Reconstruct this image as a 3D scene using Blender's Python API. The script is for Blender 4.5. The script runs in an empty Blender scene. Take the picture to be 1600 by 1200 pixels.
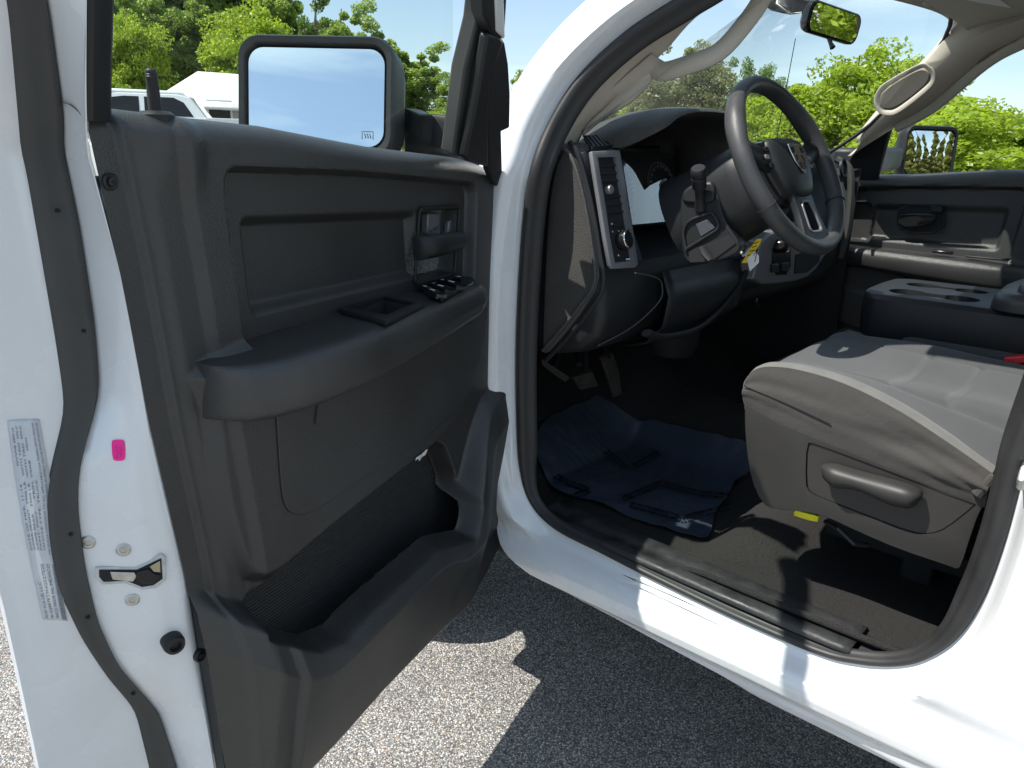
import bpy, bmesh, math, random
import numpy as np
from mathutils import Vector, Matrix
SC = bpy.context.scene
COL = SC.collection
def A(x, dtype=float): return np.array(x, dtype=dtype)
# ------------------------------------------------------------------ camera, sky, sun
f = 1180.0
th, roll, az = math.radians(17.0), math.radians(1.6), math.radians(49.4)
C = A([-1.184, 0.0, 1.42])
Z = A([0, 0, 1.0])
H = A([math.sin(az), math.cos(az), 0]); R0 = A([math.cos(az), -math.sin(az), 0])
F = math.cos(th)*H - math.sin(th)*Z; U0 = math.sin(th)*H + math.cos(th)*Z
R = math.cos(roll)*R0 + math.sin(roll)*U0; U = -math.sin(roll)*R0 + math.cos(roll)*U0
cam = bpy.data.cameras.new('camera'); camo = bpy.data.objects.new('camera', cam); COL.objects.link(camo)
cam.sensor_width = 36; cam.lens = f/1600*36; cam.clip_start = 0.02; cam.clip_end = 2000
camo.matrix_world = Matrix([[R[0], U[0], -F[0], C[0]], [R[1], U[1], -F[1], C[1]], [R[2], U[2], -F[2], C[2]], [0, 0, 0, 1]])
SC.camera = camo
SUN = A([0.54, -0.36, -1.0])            # direction the light travels
sd_ = -SUN/np.linalg.norm(SUN)
W = bpy.data.worlds.new('World'); SC.world = W; W.use_nodes = True
nt = W.node_tree; nt.nodes.clear()
sky = nt.nodes.new('ShaderNodeTexSky'); sky.sky_type = 'NISHITA'; sky.sun_disc = False
sky.sun_elevation = math.asin(sd_[2]); sky.sun_rotation = math.atan2(sd_[0], sd_[1])
sky.air_density = 1.0; sky.dust_density = 0.6; sky.ozone_density = 1.5
bgn = nt.nodes.new('ShaderNodeBackground'); bgn.inputs[1].default_value = 0.12
outn = nt.nodes.new('ShaderNodeOutputWorld')
tcn = nt.nodes.new('ShaderNodeTexCoord'); mpn = nt.nodes.new('ShaderNodeMapping'); mpn.inputs['Scale'].default_value = (1.2, 1.2, 5.5)
nzn = nt.nodes.new('ShaderNodeTexNoise'); nzn.inputs['Scale'].default_value = 2.2; nzn.inputs['Detail'].default_value = 7; nzn.inputs['Distortion'].default_value = .6
rmp = nt.nodes.new('ShaderNodeValToRGB'); rmp.color_ramp.elements[0].position = .42; rmp.color_ramp.elements[1].position = .78
rmp.color_ramp.elements[0].color = (.10, .10, .10, 1); rmp.color_ramp.elements[1].color = (.80, .80, .80, 1)
mxn = nt.nodes.new('ShaderNodeMix'); mxn.data_type = 'RGBA'
mxn.inputs[7].default_value = (6.6, 8.0, 8.4, 1)
L = nt.links.new
L(tcn.outputs['Generated'], mpn.inputs[0]); L(mpn.outputs[0], nzn.inputs[0]); L(nzn.outputs[0], rmp.inputs[0])
L(rmp.outputs[0], mxn.inputs[0]); L(sky.outputs[0], mxn.inputs[6]); L(mxn.outputs[2], bgn.inputs[0]); L(bgn.outputs[0], outn.inputs[0])
sun = bpy.data.lights.new('sun', 'SUN'); sun.energy = 5.0; sun.angle = math.radians(0.53); sun.color = (1.0, .955, .88)
suno = bpy.data.objects.new('sun', sun); COL.objects.link(suno)
suno.rotation_euler = Vector(-SUN).to_track_quat('Z', 'Y').to_euler()
SC.view_settings.view_transform = 'Standard'; SC.view_settings.look = 'None'
SC.view_settings.exposure = 0.55; SC.view_settings.gamma = 1
SC.render.engine = 'CYCLES'

# ------------------------------------------------------------------ measuring: photo points onto real planes
def ray(px, py): return F + (px-800)/f*R - (py-600)/f*U
def hitp(px, py, n, p0):
    d = ray(px, py); n = A(n, float); t = np.dot(A(p0)-C, n)/np.dot(d, n); return C + t*d
def PX(px, py, x): return hitp(px, py, (1, 0, 0), (x, 0, 0))
def PY(px, py, y): return hitp(px, py, (0, 1, 0), (0, y, 0))
def PZ(px, py, z): return hitp(px, py, (0, 0, 1), (0, 0, z))
# driver door frame: s runs from the hinge to the latch edge, n towards the cabin side
al = math.atan2(.155, .64)
es = A([-math.cos(al), -math.sin(al), 0]); en = A([math.sin(al), -math.cos(al), 0]); O = A([0., 1.078, 0.])
def dw(s, n, z): return O + es*s + en*n + Z*z
def D(px, py, n=0.):
    P = hitp(px, py, en, O+en*n); return ((P-O)@es, P[2])
def DP(px, py, n=0.): return hitp(px, py, en, O+en*n)
TK = .38                                # lean of the window frames
def DT(px, py, n0=0.):                  # point on the door's leaning upper plane
    return hitp(px, py, en-TK*Z, O+en*n0+Z*1.40)

# ------------------------------------------------------------------ materials
MATS = {}
def mat(name, col, rough=.5, metal=0, spec=.5, coat=0, bump=None, var=None, sheen=0, trans=0, alpha=1, ior=1.45, coatr=.05):
    if name in MATS: return MATS[name]
    m = bpy.data.materials.new(name); m.use_nodes = True; t = m.node_tree; b = t.nodes['Principled BSDF']
    b.inputs['Base Color'].default_value = (*col, 1); b.inputs['Roughness'].default_value = rough
    b.inputs['Metallic'].default_value = metal; b.inputs['Specular IOR Level'].default_value = spec
    b.inputs['Coat Weight'].default_value = coat; b.inputs['Coat Roughness'].default_value = coatr
    b.inputs['Transmission Weight'].default_value = trans; b.inputs['Alpha'].default_value = alpha; b.inputs['IOR'].default_value = ior
    b.inputs['Sheen Weight'].default_value = sheen
    tc = t.nodes.new('ShaderNodeTexCoord')
    if var:                              # (scale, amount, [roughness amount], [stretch])
        n = t.nodes.new('ShaderNodeTexNoise'); n.inputs['Scale'].default_value = var[0]; n.inputs['Detail'].default_value = 6
        mp = t.nodes.new('ShaderNodeMapping'); t.links.new(tc.outputs['Object'], mp.inputs[0]); t.links.new(mp.outputs[0], n.inputs[0])
        if len(var) > 3: mp.inputs['Scale'].default_value = var[3]
        r = t.nodes.new('ShaderNodeMapRange'); r.inputs[1].default_value = .3; r.inputs[2].default_value = .7
        r.inputs[3].default_value = 1-var[1]; r.inputs[4].default_value = 1+var[1]; t.links.new(n.outputs[0], r.inputs[0])
        x = t.nodes.new('ShaderNodeVectorMath'); x.operation = 'SCALE'; x.inputs[0].default_value = col
        t.links.new(r.outputs[0], x.inputs['Scale']); t.links.new(x.outputs[0], b.inputs['Base Color'])
        if len(var) > 2 and var[2]:
            r2 = t.nodes.new('ShaderNodeMapRange'); r2.inputs[1].default_value = .3; r2.inputs[2].default_value = .7
            r2.inputs[3].default_value = rough-var[2]; r2.inputs[4].default_value = rough+var[2]
            t.links.new(n.outputs[0], r2.inputs[0]); t.links.new(r2.outputs[0], b.inputs['Roughness'])
    if bump:                             # list of (kind, scale, strength, distance)
        prev = None
        for (k, sc, st, di) in bump:
            if k == 'noise':
                n = t.nodes.new('ShaderNodeTexNoise'); n.inputs['Scale'].default_value = sc; n.inputs['Detail'].default_value = 4; o = n.outputs[0]
            elif k == 'vor':
                n = t.nodes.new('ShaderNodeTexVoronoi'); n.inputs['Scale'].default_value = sc; o = n.outputs[0]
            else:
                n = t.nodes.new('ShaderNodeTexWave'); n.inputs['Scale'].default_value = sc; n.bands_direction = k[-1].upper(); o = n.outputs['Fac']
            t.links.new(tc.outputs['Object'], n.inputs[0])
            bm_ = t.nodes.new('ShaderNodeBump'); bm_.inputs['Strength'].default_value = st; bm_.inputs['Distance'].default_value = di
            t.links.new(o, bm_.inputs['Height'])
            if prev: t.links.new(prev.outputs[0], bm_.inputs['Normal'])
            prev = bm_
        t.links.new(prev.outputs[0], b.inputs['Normal'])
    MATS[name] = m; return m
def glassy(name, tint=(1, 1, 1), refl=1.0):   # thin pane: clear with a fresnel reflection
    m = bpy.data.materials.new(name); m.use_nodes = True; t = m.node_tree; t.nodes.clear()
    o = t.nodes.new('ShaderNodeOutputMaterial'); tr = t.nodes.new('ShaderNodeBsdfTransparent'); tr.inputs[0].default_value = (*tint, 1)
    g = t.nodes.new('ShaderNodeBsdfGlossy'); g.inputs['Roughness'].default_value = .0
    lw = t.nodes.new('ShaderNodeLayerWeight'); lw.inputs[0].default_value = .5
    pw = t.nodes.new('ShaderNodeMath'); pw.operation = 'POWER'; pw.inputs[1].default_value = 5; t.links.new(lw.outputs['Facing'], pw.inputs[0])
    fr = t.nodes.new('ShaderNodeMath'); fr.operation = 'MULTIPLY_ADD'; fr.inputs[1].default_value = .95; fr.inputs[2].default_value = .045; t.links.new(pw.outputs[0], fr.inputs[0])
    mu = t.nodes.new('ShaderNodeMath'); mu.operation = 'MULTIPLY'; mu.inputs[1].default_value = refl
    mx = t.nodes.new('ShaderNodeMixShader'); t.links.new(fr.outputs[0], mu.inputs[0]); t.links.new(mu.outputs[0], mx.inputs[0])
    t.links.new(tr.outputs[0], mx.inputs[1]); t.links.new(g.outputs[0], mx.inputs[2]); t.links.new(mx.outputs[0], o.inputs[0])
    MATS[name] = m; return m
GR = [('vor', 700, .55, .0009), ('noise', 260, .3, .0009)]
M_paint = mat('white_paint', (.70, .715, .73), .26, coat=1, var=(9, .035, .06), bump=[('noise', 7, .10, .006), ('noise', 120, .03, .0008)])
M_plast = mat('grained_black_plastic', (.032, .032, .032), .37, spec=.75, bump=GR, var=(5, .16, .09))
M_plast2 = mat('fine_black_plastic', (.017, .018, .020), .46, spec=.4, bump=[('noise', 600, .15, .0005)], var=(9, .1, .05))
M_trim = mat('sunlit_trim_plastic', (.028, .027, .026), .50, spec=.45, bump=[('noise', 600, .15, .0005)], var=(9, .1, .05))  # fine black plastic lightened: the sun on the seat trim is in its colour
M_dark = mat('matte_black', (.012, .013, .015), .75, bump=[('noise', 300, .2, .001)])
M_gloss = mat('gloss_black_plastic', (.012, .012, .013), .18, bump=[('noise', 30, .04, .002)])
M_rubber = mat('dark_rubber', (.055, .055, .054), .62, bump=[('noise', 500, .12, .0006)], var=(12, .15, .08))
M_seal = mat('black_seal_rubber', (.022, .022, .023), .5, bump=[('noise', 400, .1, .0006)], var=(15, .2, .08))
M_dash = mat('dash_grained_plastic', (.052, .050, .047), .58, bump=[('vor', 420, .6, .0014), ('noise', 200, .3, .001)], var=(20, .1))
M_beige = mat('warm_grey_trim', (.52, .47, .40), .7, bump=[('noise', 350, .15, .0008)], var=(5, .04))
M_liner = mat('headliner_cloth', (.42, .39, .33), .9, bump=[('noise', 500, .3, .001)], var=(300, .08))
M_leather = mat('wheel_leather', (.050, .050, .052), .42, bump=[('vor', 350, .25, .0006)], var=(18, .2, .08))
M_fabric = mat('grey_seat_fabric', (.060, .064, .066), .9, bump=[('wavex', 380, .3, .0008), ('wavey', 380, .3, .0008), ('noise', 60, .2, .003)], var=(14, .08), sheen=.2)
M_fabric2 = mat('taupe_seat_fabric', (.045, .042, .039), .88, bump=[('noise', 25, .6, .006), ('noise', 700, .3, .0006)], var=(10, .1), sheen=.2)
M_fabric3 = mat('light_seat_piping', (.13, .13, .12), .9, bump=[('noise', 500, .3, .001)], var=(30, .08), sheen=.2)
M_carpet = mat('charcoal_carpet', (.023, .022, .021), .95, bump=[('noise', 420, 1.0, .006), ('noise', 90, .5, .006)], var=(500, .55))
M_sill = mat('sill_plate_plastic', (.026, .027, .028), .52, bump=[('vor', 90, .35, .002), ('noise', 500, .15, .0008)], var=(22, .35, .14))
M_film = mat('blue_protective_film', (.046, .058, .082), .28, bump=[('noise', 10, .35, .012), ('noise', 45, .15, .004)], coat=.4, var=(8, .12))
M_print = mat('dark_film_print', (.004, .006, .012), .4)
M_chrome = mat('chrome', (.80, .80, .80), .09, metal=1, bump=[('noise', 20, .02, .002)])
M_steel = mat('zinc_steel', (.52, .52, .50), .38, metal=.9, var=(60, .25, .1))
M_silver = mat('satin_grey_bezel', (.20, .20, .215), .38, metal=.35, bump=[('noise', 500, .05, .0005)], var=(30, .05))
M_mirror = mat('mirror_silver', (.86, .90, .92), .012, metal=1, var=(2, .01))
M_label = mat('silver_label', (.55, .58, .62), .45, var=(40, .06))
M_ink = mat('label_ink', (.13, .14, .16), .6)
M_pink = mat('pink_sticker', (.92, .02, .30), .5, var=(30, .06))
M_pinkink = mat('pink_sticker_ink', (.55, .01, .16), .5)
M_yellow = mat('yellow_tag', (.80, .56, .02), .5, var=(50, .15))
M_yellow2 = mat('bright_yellow_plastic', (.80, .75, .02), .45, var=(30, .08))
M_white = mat('white_plastic', (.75, .75, .73), .45, var=(30, .05))
M_red = mat('red_button', (.65, .03, .04), .35, var=(30, .05))
M_icon = mat('pale_icon_ink', (.62, .70, .74), .4)
M_metalpedal = mat('worn_pedal_rubber', (.075, .065, .055), .6, bump=[('wavez', 40, .6, .003)], var=(20, .3))
M_glass = glassy('clear_glass', (.93, .97, .95), .9)
M_glasst = glassy('door_glass', (.90, .955, .92), 1.0)
M_lens = glassy('cluster_lens', (.75, .78, .8), 4.5)

# ------------------------------------------------------------------ mesh helpers
def link(o, parent=None):
    COL.objects.link(o)
    if parent is not None: o.parent = parent
    return o
def mk(name, V, Fc, m, parent=None, smooth=True, bev=0, seg=2, sub=0, ang=35, sol=0, mats=None, mi=None, offs=0):
    me = bpy.data.meshes.new(name); me.from_pydata([tuple(map(float, v)) for v in V], [], [tuple(map(int, q)) for q in Fc]); me.update()
    bm = bmesh.new(); bm.from_mesh(me); bmesh.ops.recalc_face_normals(bm, faces=bm.faces); bm.to_mesh(me); bm.free()
    for mm in (mats or [m]): me.materials.append(mm)
    if mi is not None: me.polygons.foreach_set('material_index', A(mi, dtype=np.int32))
    if smooth:
        me.shade_smooth()
        if not sub: me.set_sharp_from_angle(angle=math.radians(ang))
    o = bpy.data.objects.new(name, me)
    if sol:
        k = o.modifiers.new('sol', 'SOLIDIFY'); k.thickness = sol; k.offset = offs
    if bev:
        k = o.modifiers.new('bev', 'BEVEL'); k.width = bev; k.segments = seg; k.limit_method = 'ANGLE'; k.angle_limit = math.radians(35); k.harden_normals = False
    if sub:
        k = o.modifiers.new('sub', 'SUBSURF'); k.levels = sub; k.render_levels = sub
    return link(o, parent)
def gridf(nr, nc, cr=False, cc=False):
    return [(i*nc+j, ((i+1) % nr)*nc+j, ((i+1) % nr)*nc+(j+1) % nc, i*nc+(j+1) % nc)
            for i in range(nr if cr else nr-1) for j in range(nc if cc else nc-1)]
def loft(name, rows, m, parent=None, cr=False, cc=False, caps=False, **k):
    nr, nc = len(rows), len(rows[0]); Vv = [p for r in rows for p in r]; Fc = gridf(nr, nc, cr, cc)
    if caps:
        Fc.append(tuple(range(nc))[::-1]); Fc.append(tuple((nr-1)*nc+i for i in range(nc)))
    return mk(name, Vv, Fc, m, parent, **k)
def cr_(pts, n=8, closed=False):        # catmull-rom
    P = [A(p, float) for p in pts]; out = []; N = len(P)
    for i in range(N if closed else N-1):
        a, b, c, d = (P[(i-1) % N], P[i], P[(i+1) % N], P[(i+2) % N]) if closed else (P[max(i-1, 0)], P[i], P[i+1], P[min(i+2, N-1)])
        for j in range(n):
            t = j/n; out.append(.5*((2*b)+(c-a)*t+(2*a-5*b+4*c-d)*t*t+(3*b-a-3*c+d)*t**3))
    if not closed: out.append(P[-1])
    return out
def resample(pts, n):
    P = A(pts); d = np.r_[0, np.cumsum(np.linalg.norm(np.diff(P, axis=0), axis=1))]
    t = np.linspace(0, d[-1], n); return np.stack([np.interp(t, d, P[:, k]) for k in range(P.shape[1])], 1)
def tube(name, pts, r, m, parent=None, n=12, closed=False, flat=1.0, up=None, **k):
    P = A(pts, float); N = len(P); rr = [r]*N if np.isscalar(r) else r; rows = []
    T = [P[(i+1) % N]-P[(i-1) % N] if closed else P[min(i+1, N-1)]-P[max(i-1, 0)] for i in range(N)]
    u = None
    for i in range(N):
        t = T[i]/np.linalg.norm(T[i])
        if up is not None: u = np.cross(up, t)
        else:
            if u is None: u = np.cross(t, A([.31, .27, .91]))
            u = u-np.dot(u, t)*t
        u = u/np.linalg.norm(u); v = np.cross(t, u)
        rows.append([P[i]+rr[i]*(math.cos(a)*u+flat*math.sin(a)*v) for a in np.linspace(0, 2*math.pi, n, endpoint=False)])
    return loft(name, rows, m, parent, cr=closed, cc=True, caps=not closed, **k)
def prism(name, out, ext, m, parent=None, bev=.002, **k):
    out = [A(p, float) for p in out]; n = len(out); ext = A(ext, float)
    Vv = out+[p+ext for p in out]
    Fc = [tuple(range(n))[::-1], tuple(range(n, 2*n))]+[(i, (i+1) % n, n+(i+1) % n, n+i) for i in range(n)]
    return mk(name, Vv, Fc, m, parent, bev=bev, **k)
def box(name, c, ax, size, m, parent=None, bev=.003, **k):   # ax: 3 axes
    c = A(c, float); ax = [A(a, float)/np.linalg.norm(a) for a in ax]; s = [q/2 for q in size]
    o = [c+ax[0]*s[0]*i+ax[1]*s[1]*j-ax[2]*s[2] for i, j in ((-1, -1), (1, -1), (1, 1), (-1, 1))]
    return prism(name, o, ax[2]*size[2], m, parent, bev, **k)
AX = (A([1., 0, 0]), A([0, 1., 0]), A([0, 0, 1.]))
def lathe(name, c, axis, prof, m, parent=None, n=24, **k):   # prof: (r, h)
    c = A(c, float); a = A(axis, float)/np.linalg.norm(axis); u = np.cross(a, A([.3, .2, .93])); u /= np.linalg.norm(u); v = np.cross(a, u)
    rows = [[c+a*h+r*(math.cos(t)*u+math.sin(t)*v) for t in np.linspace(0, 2*math.pi, n, endpoint=False)] for r, h in prof]
    return loft(name, rows, m, parent, cc=True, caps=True, **k)
def rrect(w, h, r, n=5):
    out = []
    for cx, cy, a0 in ((w/2-r, h/2-r, 0), (-w/2+r, h/2-r, 90), (-w/2+r, -h/2+r, 180), (w/2-r, -h/2+r, 270)):
        for j in range(n+1):
            a = math.radians(a0+90*j/n); out.append((cx+r*math.cos(a), cy+r*math.sin(a)))
    return out
def chaikin(P, k=2):
    P = [A(p, float) for p in P]
    for _ in range(k):
        Q = []
        for i in range(len(P)):
            a, b = P[i], P[(i+1) % len(P)]; Q += [a*.75+b*.25, a*.25+b*.75]
        P = Q
    return P
def rc(P, r, n=4):                      # polygon with rounded corners
    P = [A(p, float) for p in P]; out = []
    for i in range(len(P)):
        a, b, c = P[i-1], P[i], P[(i+1) % len(P)]; d1, d2 = a-b, c-b; l1, l2 = np.linalg.norm(d1), np.linalg.norm(d2); q = min(r, l1*.45, l2*.45)
        p0, p2 = b+d1/l1*q, b+d2/l2*q
        for k in range(n+1):
            t = k/n; out.append((1-t)**2*p0+2*t*(1-t)*b+t*t*p2)
    return out
def cut(o, *cutters):                    # real openings: subtract and keep the result as the mesh
    for c in cutters:
        k = o.modifiers.new('cut', 'BOOLEAN'); k.object = c; k.operation = 'DIFFERENCE'; k.solver = 'EXACT'
    bpy.context.view_layer.update()
    dg = bpy.context.evaluated_depsgraph_get(); me = bpy.data.meshes.new_from_object(o.evaluated_get(dg))
    o.modifiers.clear(); o.data = me; me.shade_smooth(); me.set_sharp_from_angle(angle=math.radians(32))
    for c in cutters: bpy.data.objects.remove(c)
    return o
def textmesh(txt, size):
    cu = bpy.data.curves.new('t', 'FONT'); cu.body = txt; cu.size = size; cu.resolution_u = 2
    o = bpy.data.objects.new('t', cu); COL.objects.link(o); bpy.context.view_layer.update()
    me = bpy.data.meshes.new_from_object(o.evaluated_get(bpy.context.evaluated_depsgraph_get()))
    Vv = [tuple(v.co) for v in me.vertices]; Fc = [tuple(p.vertices) for p in me.polygons]
    bpy.data.objects.remove(o); bpy.data.meshes.remove(me); return Vv, Fc
def tag(o, label=None, cat=None, group=None, kind=None):
    if label: o['label'] = label
    if cat: o['category'] = cat
    if group: o['group'] = group
    if kind: o['kind'] = kind
    return o
def empty(name, loc=(0, 0, 0)):
    o = bpy.data.objects.new(name, None); COL.objects.link(o); o.location = loc; return o
def ss(x, a, b):
    t = np.clip((x-a)/(b-a), 0, 1); return t*t*(3-2*t)
def sdf(poly, X, Y):                     # negative inside
    P = A(poly); d = np.full(X.shape, 1e9); ins = np.zeros(X.shape, bool)
    for i in range(len(P)):
        a, b = P[i], P[(i+1) % len(P)]; e = b-a; L2 = max(e@e, 1e-12)
        t = np.clip(((X-a[0])*e[0]+(Y-a[1])*e[1])/L2, 0, 1)
        d = np.minimum(d, np.hypot(X-a[0]-t*e[0], Y-a[1]-t*e[1]))
        c = (a[1] > Y) != (b[1] > Y)
        with np.errstate(all='ignore'): xi = a[0]+(Y-a[1])/(b[1]-a[1]+1e-12)*e[0]
        ins ^= c & (X < xi)
    return np.where(ins, -d, d)
def curvez(pts, n0=0):                   # list of photo points on the door plane -> s as a function of z
    q = sorted([D(*p, n0) for p in pts], key=lambda a: a[1]); q = A(q); return lambda z: np.interp(z, q[:, 1], q[:, 0])

# ================================================================== THE PICKUP
truck = empty('pickup_truck'); tag(truck, 'white pickup truck with its driver door wide open, seen from beside the cab', 'pickup truck')

# ------------------------------------------------------------------ body side with the door opening
LEAN = .42
def AP(px, py, x0):                      # driver-side pillar plane, leaning inwards above the belt
    return hitp(px, py, (1, 0, -LEAN), (x0, 0, 1.38))
def onS(px, py, x0=.055):
    p = PX(px, py, x0); return p if p[2] < 1.38 else AP(px, py, x0)
seal_px = [(1165, -60), (1120, -26), (1068, 6), (985, 60), (912, 128), (866, 200), (840, 268), (829, 340), (821, 450), (817, 560), (818, 660), (822, 735),
           (836, 783), (872, 820), (940, 855), (1040, 905), (1160, 962), (1280, 1012), (1340, 1026), (1395, 1029), (1440, 1018), (1485, 985),
           (1522, 925), (1552, 845), (1575, 760), (1592, 690)]
sealc = [onS(*p) for p in seal_px]
lp = sealc[-1]
sealc += [A([.055, lp[1]-.01, 1.18]), A([.057, lp[1]-.012, 1.33]), A([.12, lp[1]+.0, 1.55]), A([.20, lp[1]+.03, 1.75]), A([.235, lp[1]+.10, 1.835])]
tp = sealc[0]
sealc = [A([.245, lp[1]+.20, 1.855]), A([.240, tp[1]-.16, 1.845])]+sealc
sealc = cr_(sealc, 7, closed=True)
NS = len(sealc)
ctr = A([0, .58, 1.15])
def inward(i, d):                        # offset of the opening curve towards (d>0) the inside of the opening
    t = sealc[(i+1) % NS]-sealc[(i-1) % NS]; t = t/1.0; t /= np.linalg.norm(t); nx = A([1, 0, -LEAN if sealc[i][2] > 1.40 else 0]); nx /= np.linalg.norm(nx)
    o = np.cross(nx, t); o /= np.linalg.norm(o)
    if np.dot(o, ctr-sealc[i]) < 0: o = -o
    return o, nx
rows = []
prof = [(-.016, .010), (-.0155, -.004), (-.011, -.013), (-.003, -.016), (.005, -.014), (.010, -.006), (.012, .004), (.016, .008), (.022, .014), (.022, .022)]
for i in range(NS):
    o, nx = inward(i, 0); k_ = .55+.45*float(ss(sealc[i][2], .63, .80)); rows.append([sealc[i]+o*(-.010+(a+.010)*k_)+nx*b*k_ for a, b in prof])
body = None
def rocker(z):                           # depth of the sill panel below the opening
    zz = [.30, .43, .447, .452, .462, .478, .490, .500, .512, .530, .548, .562, .578, .592, .606, .62, .66]
    xx = [.16, .14, .060, .034, .020, .013, .011, .005, -.008, -.012, -.010, .000, .014, .019, .014, .004, .000]
    return np.interp(z, zz, xx)
def bodyx(z, y=1.0): return (rocker(z)*(.15+.85*float(ss(y, -.05, .30)) if z > .47 else 1) if z < .66 else 0.0)+(LEAN*(z-1.38) if z > 1.38 else 0)-.012*ss(z, .66, .95)*(1-ss(z, 1.1, 1.4))
# outer border of the side panel, matched point by point with the opening curve
outb = []
for i in range(NS):
    p = sealc[i]; o, nx = inward(i, 0)
    y, z = p[1], p[2]
    d = -A([o[1], o[2]]); d /= np.linalg.norm(d)
    ymax = 1.30 if z < 1.2 else 1.30-(z-1.2)*.9
    cand = []
    if d[1] < -1e-3: cand.append((.447-z)/d[1])
    if d[0] < -1e-3: cand.append((-.95-y)/d[0])
    if d[0] > 1e-3: cand.append(.115)
    if d[1] > 1e-3: cand.append((1.885-z)/d[1] if z > 1.6 else .115)
    t = max(min(cand), .03); outb.append(A([y, z])+d*t)
outb = A(outb)
for _ in range(6): outb = .5*outb+.25*(np.roll(outb, 1, 0)+np.roll(outb, -1, 0))
outb[:, 1] = np.maximum(outb[:, 1], .447)
ws = [0, .008, .016, .024, .032, .042]+[None]*34
brow = []
for i in range(NS):
    p = A(sealc[i][1:]); q = outb[i]; o, nx = inward(i, 0); Ld = np.linalg.norm(q-p); r = []
    st = p-A([o[1], o[2]])*.010; dist = [0, .006, .012, .018, .026, .034, .044]
    dist = [d for d in dist if d < Ld*.8]; last = dist[-1]; dist += list(last+(Ld-last)*(np.arange(1, 42-len(dist)+1)/(42-len(dist))))
    for d in dist:
        w = st+(q-st)*(d/max(Ld, 1e-6)); z = w[1]
        fl = .052*(1-ss(d, .004, .036))
        # rocker detail only starts below the flange
        r.append([fl+bodyx(z, w[0])*float(ss(d, .0, .03)) if z < 1.38 else fl+bodyx(z), w[0], z])
    r.append([r[-1][0]+.03, r[-1][1], r[-1][2]-.002]); r.append([r[-1][0]+.10, r[-1][1], r[-1][2]-.003]); brow.append(r)
body = loft('body_side', brow, M_paint, truck, cr=True, ang=60)
loft('door_opening_seal', rows, M_seal, body, cr=True, ang=70)
# seal lip between flange and trim
# roof, firewall, back wall and far side
def sheet(name, pts, m, parent, t=.012, **k):
    loft_ = loft(name, pts, m, parent, sol=t, **k); return loft_
roofr = []
for y in np.linspace(-1.9, .62, 9):
    r = []
    for x in np.linspace(.17, 1.51, 15):
        e = (x-.84)/.67; zz = 1.945-.055*e**2-.045*abs(e)**8-.06*ss(y, .35, .62)
        r.append([x, y, zz])
    roofr.append(r)
sheet('roof', roofr, M_paint, truck)
lin = []
for y in np.linspace(-1.85, .57, 9):
    lin.append([[x, y+(.035*(1-((x-.84)/.62)**2)), 1.875-.03*((x-.84)/.62)**2-.055*ss(y, .30, .57)+.0] for x in np.linspace(.22, 1.46, 11)])
liner = sheet('headliner', lin, M_liner, truck, .008)
sheet('rear_wall', [[[x, -1.80, z] for x in (.05, .8, 1.62)] for z in (.5, 1.1, 1.38)], M_dark, truck, .02)
sheet('firewall', [[[x, y, z] for x in np.linspace(.04, 1.64, 5)] for y, z in ((1.52, .60), (1.50, .9), (1.46, 1.2), (1.34, 1.40))], M_dark, truck, .02)
# rear seat back block keeps the back of the cab dark
box('rear_bench', (.85, -1.35, 1.0), AX, (1.4, .25, .8), M_fabric, truck, .04)
# hood, fenders, front wheel arches (outside the frame, they throw the shade on the asphalt)
hood = []
for y in np.linspace(1.16, 2.45, 7):
    hood.append([[x, y+.12*(1-((x-.84)/.8)**2)*(1 if y < 1.3 else .3), 1.335+.02*(1-((x-.84)/.8)**2)-.09*ss(y, 1.5, 2.6)-.03*abs((x-.84)/.84)**6] for x in np.linspace(.02, 1.66, 13)])
sheet('hood', hood, M_paint, truck)
for xs, sg in ((0.0, 1), (1.68, -1)):
    fr = []
    for y in np.linspace(1.16, 2.5, 34):
        dz = .0
        r2 = .47**2-(y-1.86)**2
        zb = max(.46, .42+math.sqrt(r2)) if r2 > 0 else .46
        fr.append([[xs-sg*.03*math.sin(math.pi*q)*0-sg*(.035*ss(zb, .5, .8)*(1-q)), y, zb+(1.31-.09*ss(y, 1.5, 2.6)-zb)*q] for q in np.linspace(0, 1, 8)])
    sheet('front_fender', fr, M_paint, truck, .006)
    c = (xs+sg*.16, 1.86, .405)
    wh = lathe('front_wheel', c, (sg, 0, 0), [(.26, -.13), (.36, -.135), (.40, -.11), (.405, 0), (.40, .11), (.36, .135), (.26, .13)], M_rubber, truck, 40)
    lathe('wheel_rim', (c[0], c[1], c[2]), (sg, 0, 0), [(.05, -.09), (.22, -.10), (.255, -.125), (.258, .10), (.05, .10)], M_steel, wh, 32)
fr = []
box('engine_bay', (.84, 1.95, .85), AX, (1.05, .9, .62), M_dark, truck, .02)
# chassis floor pan under the cab
box('floor_pan', (.84, -.2, .478), AX, (1.50, 3.2, .05), M_dark, truck, .01)

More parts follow.
